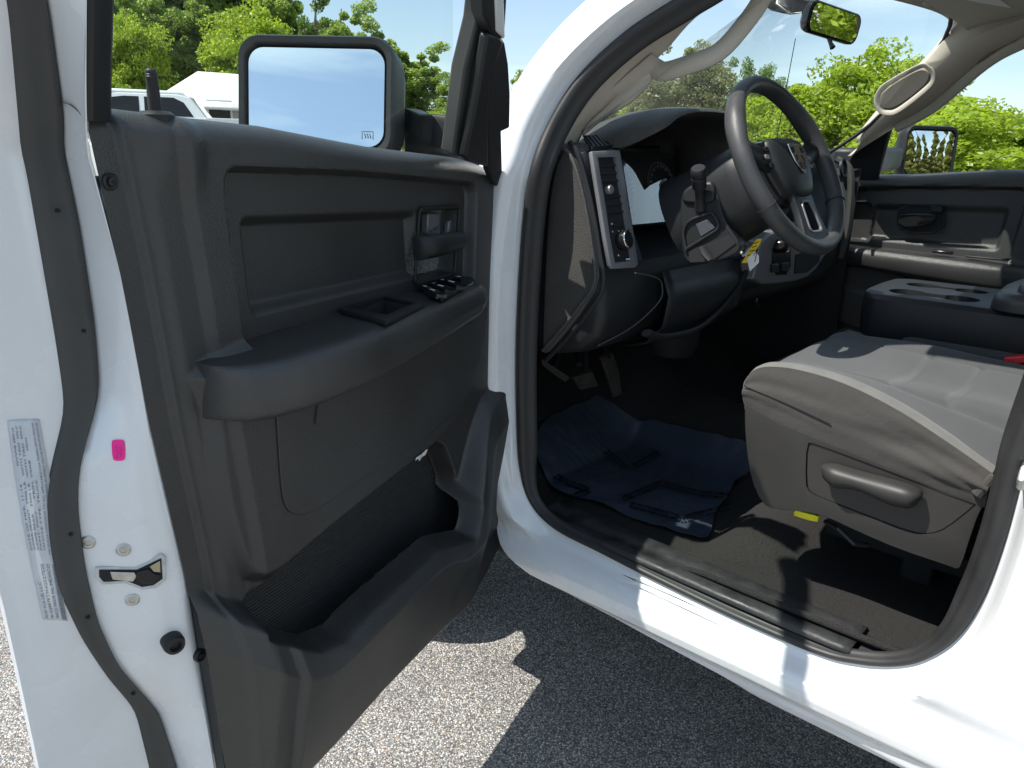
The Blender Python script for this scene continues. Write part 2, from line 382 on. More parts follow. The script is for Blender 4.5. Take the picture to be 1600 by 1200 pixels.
# ------------------------------------------------------------------ driver door
rear_s = curvez([(132, 168), (190, 430), (237, 670), (290, 900), (305, 1000), (330, 1150), (352, 1260)], -.02)
front_q = A([(.36, .02), (.44, .02), (.48, .0), (.55, -.10), (.62, -.125), (.78, -.13), (.84, -.12), (.90, -.085), (1.15, -.082), (1.30, -.072), (1.355, -.05), (1.42, .0)])
top_q = A([(-.14, 1.33), (-.05, 1.366), (.0, 1.392), (.05, 1.402), (.10, 1.409), (.37, 1.424), (.60, 1.446), (.76, 1.452), (.84, 1.458), (.90, 1.462)])
bot_q = A([(-.14, .58), (-.10, .52), (-.03, .465), (.03, .445), (.08, .437), (.25, .446), (.45, .436), (.56, .418), (.70, .405), (.80, .43), (.86, .50)])
def panel_mesh(name, T, m, parent, nu=480, nv=430, detail=True):
    u = np.linspace(0, 1, nu)[None, :]; v = np.linspace(0, 1, nv)[:, None]
    S = -.10+.94*u+0*v
    for _ in range(5):
        zb = np.interp(S, bot_q[:, 0], bot_q[:, 1]); zt = np.interp(S, top_q[:, 0], top_q[:, 1]); ZZ = zb+(zt-zb)*v
        sf = np.interp(ZZ, front_q[:, 0], front_q[:, 1]); sr = rear_s(ZZ); S = sf+(sr-sf)*u
    h = np.zeros_like(S)
    dr = sr-S; df = S-sf; dt = zt-ZZ; db = ZZ-zb
    # rear border with its two ridges
    h = h-.014-.008*(1-ss(dr, .028, .036))+.005*ss(dr, .040, .060)+.009*ss(dr, .088, .106)
    # middle panel between armrest and pocket stands proud
    Mp = chaikin([D(346, 640, .02), D(356, 760, .02), D(385, 880, .02), D(415, 922, .02), D(520, 828, .02), D(640, 733, .02), D(702, 680, .02), D(735, 610, .01), D(752, 560, .01), D(762, 430, .0), D(560, 470, 0.), (.78, 1.16)], 2)
    h = h+.018*(1-ss(sdf(Mp, S, ZZ), -.012, .010))
    # recess above the armrest, and the pressed field in it
    R1 = rc([D(390, 580), D(373, 470), D(356, 350), D(347, 257), D(560, 266), D(748, 284), D(742, 470)], .035)
    d1 = sdf(R1, S, ZZ); w1 = ss(d1, -.010, .0005); h = h*w1+(-.026)*(1-w1)
    I1 = rc([D(366, 333, -.03), D(650, 326, -.03), D(654, 436, -.03), D(386, 500, -.03)], .022)
    h = h-.020*(1-ss(sdf(I1, S, ZZ), -.020, -.002))
    HB = rc([D(655, 326, -.024), D(718, 323, -.024), D(710, 428, -.024), D(648, 445, -.024)], .012)
    h = np.where(ZZ > 1.0, h-.034*(1-ss(sdf(HB, S, ZZ), -.006, .001)), h)
    # inset speaker field under the armrest at the front
    SPk = chaikin([D(578, 575, .018), D(596, 640, .018), D(640, 622, .018), D(722, 560, .018), D(738, 500, .018), D(650, 520, .018)], 1)
    h = h-.008*(1-ss(sdf(SPk, S, ZZ), -.010, .003))
    # map pocket: lip that bellies out, then the hole
    lipq = A([(-.14, .86), (-.02, .84), (.05, .80), (.085, .73), (.11, .675), (.135, .655), (.17, .640), (.225, .629), (.31, .662), (.40, .657), (.63, .638), (.66, .645), (.70, .663), (.76, .722), (.80, .752), (.86, .76)])
    inq = A([(-.14, .93), (-.02, .90), (.05, .86), (.10, .79), (.14, .70)]+sorted([D(*p, .066) for p in ((733, 842), (690, 858), (600, 944), (540, 1000), (500, 1018), (428, 1004))])+[(.80, .80), (.86, .81)])
    zl = sum(np.interp(S+o_, lipq[:, 0], lipq[:, 1]) for o_ in (-.018, -.009, 0, .009, .018))/5; zi = sum(np.interp(S+o_, inq[:, 0], inq[:, 1]) for o_ in (-.018, -.009, 0, .009, .018))/5
    amp = .087*ss(S, .835, .73)*(.42+.58*ss(S, .02, .17))*ss(S, -.11, -.06)
    below = np.clip((zl-ZZ)/(zl-.40), 0, 1)
    B = amp*np.where(ZZ < zl, 1-.74*below, np.where(ZZ < zi, 1-.20*(ZZ-zl)/np.maximum(zi-zl, .01), .80*(1-ss(ZZ, zi+.004, zi+.05))))
    B = np.where((S > .19) | (ZZ < zi), B, B)
    h = h+B*np.where(ZZ > zi, 1-ss(sdf(Mp, S, ZZ), .006, -.006), 1)
    PK = rc([D(413, 928, .02), D(470, 878, .02), D(522, 832, .02), D(640, 737, .02), D(696, 690, .02), D(716, 700, .03), D(738, 745, .04), D(746, 790, .05), D(733, 842, .058), D(690, 858, .066), D(600, 944, .068), D(540, 1002, .068), D(500, 1020, .068), D(425, 1006, .068)], .014)
    dp = sdf(PK, S, ZZ); h = h-.045*(1-ss(dp, -.012, .001))
    # thumb boss round the lock knob
    h = h+.010*np.exp(-((S-.765)/.032)**4)*ss(ZZ, 1.34, 1.42)
    # rounded outer borders
    for dd, rr, dpth in ((dt, .030, .040), (df, .022, .03), (db, .03, .035)):
        q = np.clip(1-dd/rr, 0, 1); h = h-dpth*(1-np.sqrt(np.maximum(1-q*q, 0)))
    e_ = 1e-4; gx_ = (sdf(PK, S+e_, ZZ)-dp)/e_; gz_ = (sdf(PK, S, ZZ+e_)-dp)/e_; mk_ = (dp < -.0125) & (dp > -.019); sh_ = np.where(mk_, -.0125-dp, 0)
    S = S+gx_*sh_; ZZ = ZZ+gz_*sh_
    Vv = [T(S[i, j], h[i, j], ZZ[i, j]) for i in range(nv) for j in range(nu)]
    fcs = [q for q in gridf(nv, nu) if max(dp.flat[i] for i in q) > -.0125]
    return mk(name, Vv, fcs, m, parent, ang=50)
# white shell of the door
c0 = [(137, -150), (137, 0), (135, 80), (134, 165), (190, 430), (237, 670), (290, 900), (305, 1000), (330, 1150), (352, 1300)]
c1 = [(35, -150), (72, 0), (98, 180), (122, 350), (145, 500), (154, 610), (137, 670), (121, 730), (119, 790), (130, 880), (150, 970), (182, 1040), (245, 1110), (275, 1200), (295, 1300)]
c2 = [(-20, -150), (14, 0), (40, 250), (66, 400), (90, 540), (104, 640), (86, 710), (73, 770), (78, 850), (92, 920), (130, 1000), (170, 1060), (213, 1110), (235, 1200), (255, 1300)]
def D2(px, py, n):
    q = D(px, py, n)
    if q[1] > 1.41:
        P = hitp(px, py, en-TK*Z, O+en*n+Z*1.41); q = ((P-O)@es, P[2])
    return q
def col(c, n): q = A(sorted([D2(*p, n) for p in c], key=lambda a: a[1])); return lambda z: np.interp(z, q[:, 1], q[:, 0])
k0, k1, k2 = col(c0, -.022), col(c1, -.088), col(c2, -.094)
k3 = col([(-200, 0), (-120, 400), (-60, 760), (2, 925), (30, 1050), (62, 1200), (85, 1300)], -.128)
zs = np.linspace(.418, 1.62, 90)
smooth5 = lambda a: np.convolve(np.r_[a[0], a[0], a, a[-1], a[-1]], [.1, .2, .4, .2, .1], 'valid')
K0, K1, K2, K3 = [smooth5(A([k(z) for z in zs])) for k in (k0, k1, k2, k3)]
def latch_face(i, t):                    # shut face between panel edge (t=0) and seal (t=1)
    z = zs[i]; lean = TK*max(0, z-1.40)*.0
    s = K0[i]+(K1[i]-K0[i])*(t**.75); n = -.022-(.066)*(t**1.25)
    n += .0025*math.exp(-((t-.30)/.08)**2)*ss(z, .75, .80)*(1-ss(z, 1.12, 1.18))
    return s, n
rows = []
for i, z in enumerate(zs):
    ln = TK*max(0, z-1.41)
    r = [(K0[i]-.015, -.045), (K0[i]-.008, -.030), (K0[i]+.000, -.024)]
    r += [latch_face(i, t) for t in (.05, .12, .2, .25, .3, .35, .42, .55, .7, .85, 1)]
    r += [(K2[i]*.5+K1[i]*.5, -.094), (K2[i], -.097), (K2[i]+(K3[i]-K2[i])*.25, -.102), (K2[i]+(K3[i]-K2[i])*.42, -.108), (K2[i]+(K3[i]-K2[i])*.58, -.112), (K2[i]+(K3[i]-K2[i])*.75, -.122), (K3[i]-.008, -.126), (K3[i], -.130), (K3[i]+.001, -.136)]
    s3 = K3[i]
    for q in np.linspace(0, 1, 10):      # outer skin
        r.append((s3-.004-(s3+.06)*q, -.141-.022*math.sin(math.pi*min(1, max(0, (z-.42)/1.0)))*min(1, q*6+.1)-.01*ss(q, .6, 1)))
    if z > 1.35: r = r[:23]+[(r[22][0]-.05*q/.9, r[22][1]-.004) for q in np.linspace(.1, .9, 10)]
    rows.append([dw(s, n+ln, z) for s, n in r])
door = loft('driver_door', rows, M_paint, truck, ang=40)
tag(door, 'driver door standing wide open with its black inner panel')
prism('belt_molding', [dw(.84, -.150, 1.375), dw(-.03, -.150, 1.335), dw(-.03, -.03, 1.345), dw(.84, -.03, 1.385)], Z*-.012, M_plast2, door, .003)
# bottom and front closure of the shell so that no light leaks through
prism('door_inner_shell', [dw(.80, -.06, .43), dw(-.04, -.06, .44), dw(-.04, -.06, 1.33), dw(.10, -.06, 1.38), dw(.80, -.06, 1.42)], en*-.075, M_paint, door, .004)
panel = panel_mesh('door_panel', lambda s, n, z: dw(s, n, z), M_plast, door)
# weatherstrip on the door: flat band with a swollen inner edge
sr_ = []
for i, z in enumerate(zs):
    ln = TK*max(0, z-1.41)
    a, b = K1[i], K2[i]
    pr = [(0, -.002), (.0, .004), (.05, .008), (.15, .0105), (.26, .0085), (.34, .0065), (.6, .0060), (.85, .0062), (.96, .0035), (1.0, -.002)]
    sr_.append([dw(a+(b-a)*t, -.090-.006*t+h+ln, z) for t, h in pr])
loft('door_seal', sr_, M_rubber, door, ang=60)
def onseal(px, py): return DP(px, py, -.0845)
for p in [(60, 127), (91, 329), (131, 517), (131, 686), (111, 835), (138, 965), (209, 1084), (266, 1191)]:
    c = onseal(*p); lathe('seal_clip_hole', c+en*-.004, en, [(.0024, 0), (.0022, .0052)], M_dark, door, 10)
# black rear frame trim beside the glass
fr = []
for z, a, b in ((1.44, 0, 0), (1.50, 0, 0), (1.56, 0, 0), (1.62, 0, 0), (1.70, 0, 0), (1.78, 0, 0)):
    y = None; ln = TK*(z-1.41); s1 = float(np.interp(z, zs, K0)) if z < 1.62 else K0[-1]+.15*(z-1.62)
    fr.append([dw(s1-.001, -.026+ln, z), dw(s1-.006, -.020+ln, z), dw(s1-.026, -.022+ln, z), dw(s1-.034, -.03+ln, z), dw(s1-.035, -.075+ln, z), dw(s1-.02, -.08+ln, z)])
loft('frame_trim', fr, M_plast2, door, ang=40)
# upper frame continuing over the window: rear post, top rail sloping to the sail
fp = [dw(.865, .030, 1.645), dw(.868, .042, 1.68), dw(.86, .045, 1.78), dw(.80, .075, 1.865), dw(.66, .085, 1.885), dw(.50, .08, 1.86), dw(.42, .078, 1.835)]
tube('window_frame', cr_(fp, 6), .030, M_paint, door, n=10, flat=.7, up=en)
# front sail: glass run, inner trim, mirror cover
def sailp(l): return [DT(px, py, n) for px, py, n in l]
def slab(name, l, n0, thick, m, parent, bev=.002, **k):
    nn = en-TK*Z; nn /= np.linalg.norm(nn); return prism(name, [DT(px, py, n0)-nn*thick for px, py in l], nn*thick, m, parent, bev, **k)
slab('glass_run', [(722, 246), (708, 243), (726, 110), (745, 34), (749, 0), (752, -90), (768, -90), (762, 0), (760, 34), (745, 110)], .0, .03, M_rubber, door, .004)
slab('glass_run_lip', [(729, 248), (722, 246), (745, 110), (757, 50), (757, 25), (764, 40), (760, 110)], .012, .02, M_plast2, door, .003)
slab('sail_trim', [(735, 254), (728, 247), (747, 150), (762, 56), (767, 53), (780, 56), (789, 64), (768, 120), (763, 180), (764, 262)], .030, .018, M_plast2, door, .005)
slab('sail_trim_cover', [(765, 268), (763, 182), (769, 120), (789, 64), (795, 100), (798, 150), (797, 200), (784, 206), (786, 290), (775, 292)], .026, .018, M_dark, door, .004)
slab('front_frame', [(757, 25), (749, -90), (798, -90), (789, 62), (770, 56)], .03, .03, M_plast2, door, .004)
slab('frame_edge', [(777, 50), (772, -90), (785, -90), (790, 62)], .034, .03, M_paint, door, .003)
# glass
gl = []
for z in np.linspace(1.36, 1.86, 7):
    ln = -.055+TK*(z-1.40)-.25*(z-1.4)**2*.4; gl.append([dw(s, ln, z) for s in np.linspace(.09+.55*max(0, z-1.42), .845, 8)])
loft('window_glass', gl, M_glasst, door, ang=80)
# armrest
arm = []
zt_ = lambda s: np.interp(s, [.08, .13, .4, .60, .75, .83], [1.172, 1.172, 1.168, 1.164, 1.156, 1.150])
no_ = lambda s: np.interp(s, [.088, .095, .11, .14, .30, .45, .57, .645, .685, .718, .744, .760, .766], [.0, .030, .050, .060, .080, .098, .110, .108, .101, .088, .070, .045, .010])
zb_ = lambda s: np.interp(s, [.08, .14, .30, .45, .6, .74, .80, .83], [1.118, 1.110, 1.098, 1.090, 1.084, 1.078, 1.086, 1.092])
for s in list(np.linspace(.088, .15, 8))+list(np.linspace(.19, .66, 18))+list(np.linspace(.675, .764, 16)):
    zt, n, zb = zt_(s), no_(s), zb_(s); q = min(1, n/.04+.02)
    r_ = .022*q
    arm.append([dw(s, -.034, zt), dw(s, -.01, zt), dw(s, max(n-.03, -.008), zt)]+[dw(s, n-r_+r_*math.sin(a), zt-r_+r_*math.cos(a)-.001) for a in np.linspace(.1, math.pi/2, 6)]+
               [dw(s, n+.002*q, (zt+zb)/2), dw(s, n-.002, zb+.022)]+[dw(s, n-.002-.024*q*(1-math.cos(a)), zb+.022-.022*math.sin(a)) for a in np.linspace(.3, math.pi/2, 5)]+[dw(s, .0, zb-.001), dw(s, -.034, zb-.001)])
armo = loft('armrest', arm, M_plast, door, cc=True, caps=True, ang=50)
def zarm(px, py, dz=0): return PZ(px, py, 1.168+dz)
cupf = [zarm(*p) for p in [(530, 489), (597, 464), (664, 480), (603, 508)]]
cupi = [zarm(*p) for p in [(551, 488), (600, 470), (648, 480), (604, 499)]]
cc_ = sum(cupi)/4
def prismv(out, top, bot): return [p*A([1, 1, 0])+Z*top for p in out], Z*(bot-top)
o_, e_ = prismv([cc_+(p-cc_)*.98 for p in cupi], 1.20, 1.10)
# keep the cup hole inside the armrest's width
kc = prism('k', o_, e_, M_dark, None, 0); cut(armo, kc)
o_, e_ = prismv(cupf, 1.1755, 1.1665); rim = prism('pull_cup', o_, e_, M_plast2, door, .002)
o_, e_ = prismv(cupi, 1.19, 1.15); cut(rim, prism('k', o_, e_, M_dark, None, 0))
swp = [PZ(*p, 1.172) for p in [(645, 449), (712, 428), (735, 433), (742, 440), (738, 446), (690, 470)]]
bez = prism('switch_bezel', [p-Z*.004 for p in swp], Z*.008, M_gloss, door, .002)
def swb(a, b, w, h=.012, m=M_gloss, rock=True, icon=True):
    pa, pb = PZ(*a, 1.176), PZ(*b, 1.176); d = pb-pa; L_ = np.linalg.norm(d); d /= L_; q = np.cross(Z, d); q = q*(-1 if q@en < 0 else 1)
    prof_ = [(-.5, 0), (-.46, h*.9), (-.2, h*.75), (.1, h*.55), (.45, h*.8), (.5, 0)]
    rows_ = [[pa+d*L_*t+q*w*u+Z*(hh-.002)*(1 if 0 < t < 1 else .8) for u, hh in prof_] for t in (0, .08, .5, .92, 1)]
    o = loft('window_switch', rows_, m, door, caps=True, sol=0, ang=40)
    if icon:
        c = pa+d*L_*.5+Z*(h*.86)-q*w*.30; prism('switch_icon', [c+d*i*L_*.16+q*j*w*.10+Z*.0006 for i, j in ((-1, -1), (1, -1), (1, 1), (-1, 1))], Z*.0006, M_icon, door, 0)
swb((672, 459), (690, 465), .022); swb((684, 452), (704, 458), .026); swb((700, 445), (722, 452), .026)
swb((660, 450), (676, 455), .018, .007); swb((690, 441), (700, 444), .018, .008); swb((714, 436), (728, 439), .024, .008)
swb((676, 446), (684, 448), .012, .006)
# inner release handle in its bezel
hb = rc([DP(655, 326, -.022), DP(718, 323, -.022), DP(710, 428, -.022), DP(648, 445, -.022)], .012)
tube('handle_bezel', hb, .0035, M_plast2, door, n=8, closed=True)
hr = []
for t in np.linspace(0, 1, 12):
    px0, py0, py1 = 652+(724-652)*t, 368-4*t+(0 if t < .5 else -3*(t-.5)*2), 408-14*t-10*max(0, t-.4)
    n = -.024+.020*math.sin(math.pi*min(t*.9+.1, 1))+.022*t
    a, b = DP(px0, py0, n), DP(px0, py1, n); c = a*.5+b*.5
    hr.append([a, a*.8+b*.2+en*.007, c+en*.010, a*.2+b*.8+en*.006, b, b-en*.008, c-en*.010, a-en*.008])
loft('inner_handle', hr, M_plast2, door, cc=True, caps=True, ang=60)
prism('lock_slide', [DP(*p, -.052) for p in [(658, 333), (676, 332), (676, 352), (657, 365)]], en*.016, M_silver, door, .003)
prism('lock_slide', [DP(*p, -.050) for p in [(694, 345), (712, 336), (711, 360), (692, 366)]], en*.012, M_silver, door, .003)
# fabric style insert below the armrest, with its fine seam
ins = chaikin([DP(*p, .0185) for p in [(428, 600), (431, 650), (437, 745), (443, 792), (462, 806), (490, 798), (560, 752), (640, 698), (705, 650), (722, 606), (738, 545), (744, 500), (700, 515), (560, 560)]], 2)
tube('insert_seam', [p+en*.0004 for p in ins], .0011, M_dark, door, n=6, closed=True)
prism('door_insert', ins, en*.0022, M_plast, door, .0016)
# ribbed back of the pocket
M_rib = mat('ribbed_black_plastic', (.036, .037, .038), .5, bump=[('wavez', 55, .7, .003)])
rb = [dw(s, -.050, z) for s, z in ((.75, .47), (.77, .92), (.06, .92), (.02, .70), (.04, .52))]
prism('pocket_back', rb, en*-.002, M_rib, door, 0)
prism('pocket_floor', [dw(s, -.048, .50) for s in (.73, .05)]+[dw(s, .02, .50) for s in (.08, .70)], Z*.002, M_plast2, door, 0)
# wear marks: pale scuff on the pocket edge, dark scratch on the insert
M_scuff = mat('pale_scuff', (.50, .52, .54), .6, var=(90, .4))
prism('scuff_mark', [DP(*p, .0205) for p in [(650, 715), (658, 710), (665, 703), (668, 702), (664, 711), (659, 714), (655, 721), (653, 716), (649, 720)]], en*.0006, M_scuff, panel if False else door, 0)
prism('scratch_mark', [DP(*p, .0212) for p in [(494, 634), (497, 628), (495, 645), (493, 664), (490, 662), (492, 648)]], en*.0004, M_dark, door, 0)
# panel screws, lock knob
for px, py, n in ((173, 284, -.020), (313, 1024, -.020)):
    c = DP(px, py, n); lathe('panel_screw', c, en, [(.0095, -.004), (.0095, .001), (.008, .003), (.006, .0015), (.0, .001)], M_plast2, door, 20)
    lathe('screw_head', c, en, [(.0050, .0), (.0046, .0030), (.002, .0038), (.0, .002)], M_plast2, door, 12)
kb = DP(243, 176, -.030); kt = DP(235, 106, -.030); dk = kt-kb; Lk = np.linalg.norm(dk)
lathe('lock_knob', kb, dk, [(.0, -.03), (.0075, -.03), (.0072, Lk*.45), (.0064, Lk*.78), (.0070, Lk*.80), (.0062, Lk*.82), (.0068, Lk*.85), (.0060, Lk*.87), (.0066, Lk*.90), (.0060, Lk*.96), (.0035, Lk*.99), (0, Lk)], M_plast2, door, 18, ang=60)
lathe('knob_grommet', kb-dk*.05, dk, [(.021, -.012), (.021, .000), (.016, .004), (.010, .0045)], M_plast2, door, 24)
# latch with its blackened mouth, bolts, bump stop on the shut face
def face_pt(px, py):                     # where the photo ray meets the latch face
    best = None
    for i in range(0, len(zs)-1):
        for t in np.linspace(.03, .97, 48):
            s, n = latch_face(i, t); P = dw(s, n, zs[i]); v = P-C; q = v@F
            e = (800+f*(v@R)/q-px)**2+(600-f*(v@U)/q-py)**2
            if best is None or e < best[0]: best = (e, i, t, P)
    e, i, t, P = best
    a = dw(*latch_face(i, min(t+.05, 1)), zs[i])-dw(*latch_face(i, max(t-.05, 0)), zs[i]); b = dw(*latch_face(min(i+1, 89), t), zs[min(i+1, 89)])-dw(*latch_face(max(i-1, 0), t), zs[max(i-1, 0)])
    nn = np.cross(a, b); nn /= np.linalg.norm(nn); nn = nn*(-1 if nn@(C-P) < 0 else 1); a /= np.linalg.norm(a)
    P = hitp(px, py, nn, P); return P, nn, a, np.cross(nn, a)
Pl, nl, _, _ = face_pt(205, 895)
def onl(l, d): return [hitp(px, py, nl, Pl+nl*d) for px, py in l]
lat = [(151, 888), (160, 886), (212, 886), (250, 867), (257, 872), (257, 905), (243, 917), (222, 920), (196, 910), (162, 912), (152, 902)]
rimo = prism('latch_plate', [Pl+(p-Pl)*1.05-nl*.004 for p in onl(lat, 0)], nl*.0056, mat('primer_edge', (.50, .51, .50), .5, var=(60, .15)), door, .001)
prism('latch_mouth_dark', onl([(155, 890), (214, 890), (252, 872), (254, 904), (240, 914), (222, 917), (198, 907), (162, 909), (155, 901)], .0018), nl*.0006, M_dark, door, 0)  # flat black plate: the opening's darkness is put into its colour
prism('latch_fork', onl([(172, 893), (210, 894), (214, 900), (208, 908), (176, 905)], .0032), nl*.0015, M_steel, door, .0006)
prism('latch_fork', onl([(234, 885), (250, 876), (251, 894), (240, 893)], .0032), nl*.0012, mat('brass_plated_latch', (.42, .38, .26), .4, metal=.7), door, .0006)
prism('latch_pawl', onl([(214, 893), (232, 888), (240, 895), (250, 897), (248, 903), (236, 911), (222, 910), (212, 902)], .0030), nl*.003, M_gloss, door, .001)
for p in ((138, 847), (193, 859), (207, 937)):
    P, nn, a, b = face_pt(*p)
    sc = lathe('latch_bolt', P, nn, [(.0088, -.001), (.0088, .0012), (.0070, .0026), (.0040, .0026), (.0036, .001), (0, .001)], M_steel, door, 24)
P, nn, a, b = face_pt(268, 1000)
lathe('bump_stop', P, nn+en*.4, [(.014, -.006), (.0145, .010), (.0125, .0165), (.008, .0175), (.0065, .012), (0, .012)], M_plast2, door, 26)
P, nn, a, b = face_pt(185, 703)
pk = [hitp(px, py, nn, P+nn*.0008) for px, py in chaikin([(174, 689), (178, 687), (192, 687), (195, 690), (196, 716), (192, 720), (180, 720), (176, 717)], 1)]
prism('pink_sticker', pk, nn*.0005, M_pink, door, 0)
tv, tf = [], []
def put_text(txt, size, org, ux, uy, acc):
    v_, f_ = textmesh(txt, size); b0 = len(acc[0]); acc[0].extend([org+ux*q[0]+uy*q[1] for q in v_]); acc[1].extend([tuple(b0+i for i in q) for q in f_])
acc = ([], []); uu = hitp(185, 690, nn, P)-hitp(185, 716, nn, P); uu /= np.linalg.norm(uu); vv = np.cross(nn, uu)
put_text('P-217', .0065, hitp(186, 716, nn, P+nn*.0016)-vv*.0, uu, vv, acc); put_text('NS 0417', .0040, hitp(191, 714, nn, P+nn*.0016), uu, vv, acc)
mk('sticker_print', acc[0], acc[1], M_pinkink, door, smooth=False)
# certification label on the outer flange, lettering running up the door
nlb = -.105
lab_o = [(12, 657), (60, 655), (64, 665), (103, 812), (104, 968), (70, 968), (66, 960), (45, 850), (22, 740)]
# the label follows the flange: build it as a curved strip
def flange(i, q):                        # q: 0 at seal, 1 at edge
    z = zs[i]; s = K2[i]+(K3[i]-K2[i])*q; n = np.interp(q, [0, .25, .42, .58, .75, 1], [-.097, -.102, -.108, -.112, -.122, -.130]); return s, n
def flpt(px, py, lift=.0012):
    best = None; i0 = int(np.argmin(abs(zs-D(px, py, -.105)[1])))
    for i in range(max(0, i0-4), min(89, i0+5)):
        for q in np.linspace(0, 1, 60):
            s, n = flange(i, q); P = dw(s, n+lift, zs[i]); v = P-C; w = v@F
            e = (800+f*(v@R)/w-px)**2+(600-f*(v@U)/w-py)**2
            if best is None or e < best[0]: best = (e, P)
    Pn = best[1]; return hitp(px, py, en+es*.35, Pn)
Lf = [(12, 657), (16, 690), (26, 760), (38, 830), (50, 890), (62, 945), (67, 968)]
Rt = [(62, 655), (68, 690), (78, 750), (84, 830), (92, 890), (100, 940), (106, 970)]
lrows = [[flpt(*a)*(1-t)+flpt(*b)*t for t in (0, .33, .66, 1)] for a, b in zip(Lf, Rt)]
lrows = A(lrows); ll = [cr_([lrows[i, j] for i in range(7)], 4) for j in range(4)]
ll = A(ll).transpose(1, 0, 2)
lab = loft('certification_label', [list(r) for r in ll], M_label, door, sol=.0005, ang=80)
def labp(u, v):                          # u: 0 bottom..1 top (reading direction), v: 0 left..1 right
    i = (1-u)*(len(ll)-1); k = int(min(i, len(ll)-2)); t = i-k; a = ll[k]*(1-t)+ll[k+1]*t
    j = v*3; m_ = int(min(j, 2)); w = j-m_; return a[m_]*(1-w)+a[m_+1]*w
labn = np.cross(labp(.6, .5)-labp(.4, .5), labp(.5, .6)-labp(.5, .4)); labn /= np.linalg.norm(labn); labn = labn*(-1 if labn@(C-labp(.5, .5)) < 0 else 1)
LH = np.linalg.norm(labp(1, .5)-labp(0, .5)); LW = np.linalg.norm(labp(.5, 1)-labp(.5, 0))
acc = ([], [])
def lab_text(txt, ln, u0, v0, hmax):
    v_, f_ = textmesh(txt, 1.0); w = max(q[0] for q in v_); kx = ln*LH/w; ky = min(kx*1.9, hmax*LW); b0 = len(acc[0])
    acc[0].extend([labp(min(1, u0+q[0]*kx/LH), max(0, min(1, v0-q[1]*ky/LW)))+labn*.0007 for q in v_]); acc[1].extend([tuple(b0+i for i in q) for q in f_])
lab_text('MFD BY: FCA US LLC', .25, .03, .24, .17); lab_text('VIN: 3C6RR7KT9HG527020', .33, .03, .46, .17); lab_text('VEHICLE MADE IN: MEXICO', .33, .03, .68, .17)
for u0, v0, tx, ln in ((.42, .15, 'DATE OF MFR: 11-16        GVWR 6800 LB', .50), (.42, .27, 'GAWR FRONT  3900 LB   WITH TIRES   RIMS AT', .52), (.42, .39, 'GAWR REAR   3900 LB   WITH TIRES   RIMS AT', .52), (.42, .51, 'PAINT: PW7     TRIM: V9X8     MDH:', .44), (.42, .63, 'VEHICLE TYPE: TRUCK', .26),
                       (.40, .79, 'THIS VEHICLE CONFORMS TO ALL APPLICABLE U.S.A. FEDERAL MOTOR VEHICLE SAFETY', .57), (.40, .91, 'AND THEFT PREVENTION STANDARDS IN EFFECT ON THE DATE OF MANUFACTURE', .56)):
    lab_text(tx, ln, u0, v0, .095)
random.seed(5); u0 = .02
while u0 < .36:
    w = random.choice((.003, .005, .008)); q = [labp(u0, .78), labp(u0+w*.5, .78), labp(u0+w*.5, .97), labp(u0, .97)]; b0 = len(acc[0])
    acc[0].extend([p+labn*.0009 for p in q]); acc[1].append((b0, b0+1, b0+2, b0+3)); u0 += w
mk('label_print', acc[0], acc[1], M_ink, door, smooth=False)

# ------------------------------------------------------------------ outside mirrors
def mirror(parent, c, fw, w, h, depth, armp=None, glassm=M_mirror, tilt=0, side=1, prefix='side_mirror', convex=0):
    """c centre of the glass, fw the way the glass faces"""
    fw = fw/np.linalg.norm(fw); wv = np.cross(Z, fw); wv /= np.linalg.norm(wv); hv = np.cross(fw, wv)
    def ring(sx, sz, back, r, dx=0, dz=0): return [c+wv*(x+dx)+hv*(z+dz)-fw*back for x, z in rrect(w*sx, h*sz, r, 6)]
    rows_ = [ring(.985, .97, .006, .030), ring(1.0, 1.0, .002, .032), ring(1.02, 1.04, -.010, .034), ring(1.09, 1.15, -.012, .040), ring(1.12, 1.20, -.002, .044),
             ring(1.13, 1.21, .020, .046, side*.0), ring(1.10, 1.19, .060, .05, side*.008), ring(.98, 1.08, .10, .05, side*.02), ring(.78, .88, depth-.01, .045, side*.035), ring(.55, .6, depth, .03, side*.04)]
    hs = loft(prefix+'_housing', rows_, M_plast2, parent, cc=True, caps=True, ang=50)
    if convex:
        gr_ = []
        for q in (1, .85, .7, .55, .4, .25, .12, .01):
            gr_.append([p*q+c*(1-q)+fw*(.008-np.sum((p-c)**2)*q*q/(2*convex)) for p in ring(.975, .955, .0, .03)])
        loft(prefix+'_glass', gr_, glassm, parent, cc=True, ang=89)
    else:
        prism(prefix+'_glass', [p for p in ring(.975, .955, .0015, .03)], fw*.002, glassm, parent, 0)
    return wv, hv, hs
mc = (DP(385, 135, -.46)*0)
pr_, pl_ = O+es*.12+en*-.19, O+es*.235+en*-.455
gpl = np.cross(pr_-pl_, Z); gpl /= np.linalg.norm(gpl); gpl = gpl*(-1 if gpl@es < 0 else 1); fwm = gpl+Z*.17
cm = hitp(494, 152, fwm, pr_*.5+pl_*.5+Z*1.52)
wr = np.linalg.norm(hitp(385, 140, fwm, cm)-hitp(602, 140, fwm, cm)); hr_ = np.linalg.norm(hitp(494, 73, fwm, cm)-hitp(494, 232, fwm, cm))
wvm, hvm, _ = mirror(door, cm, fwm, wr, hr_, .15, side=-1 if (np.cross(Z, fwm)@en) < 0 else 1)
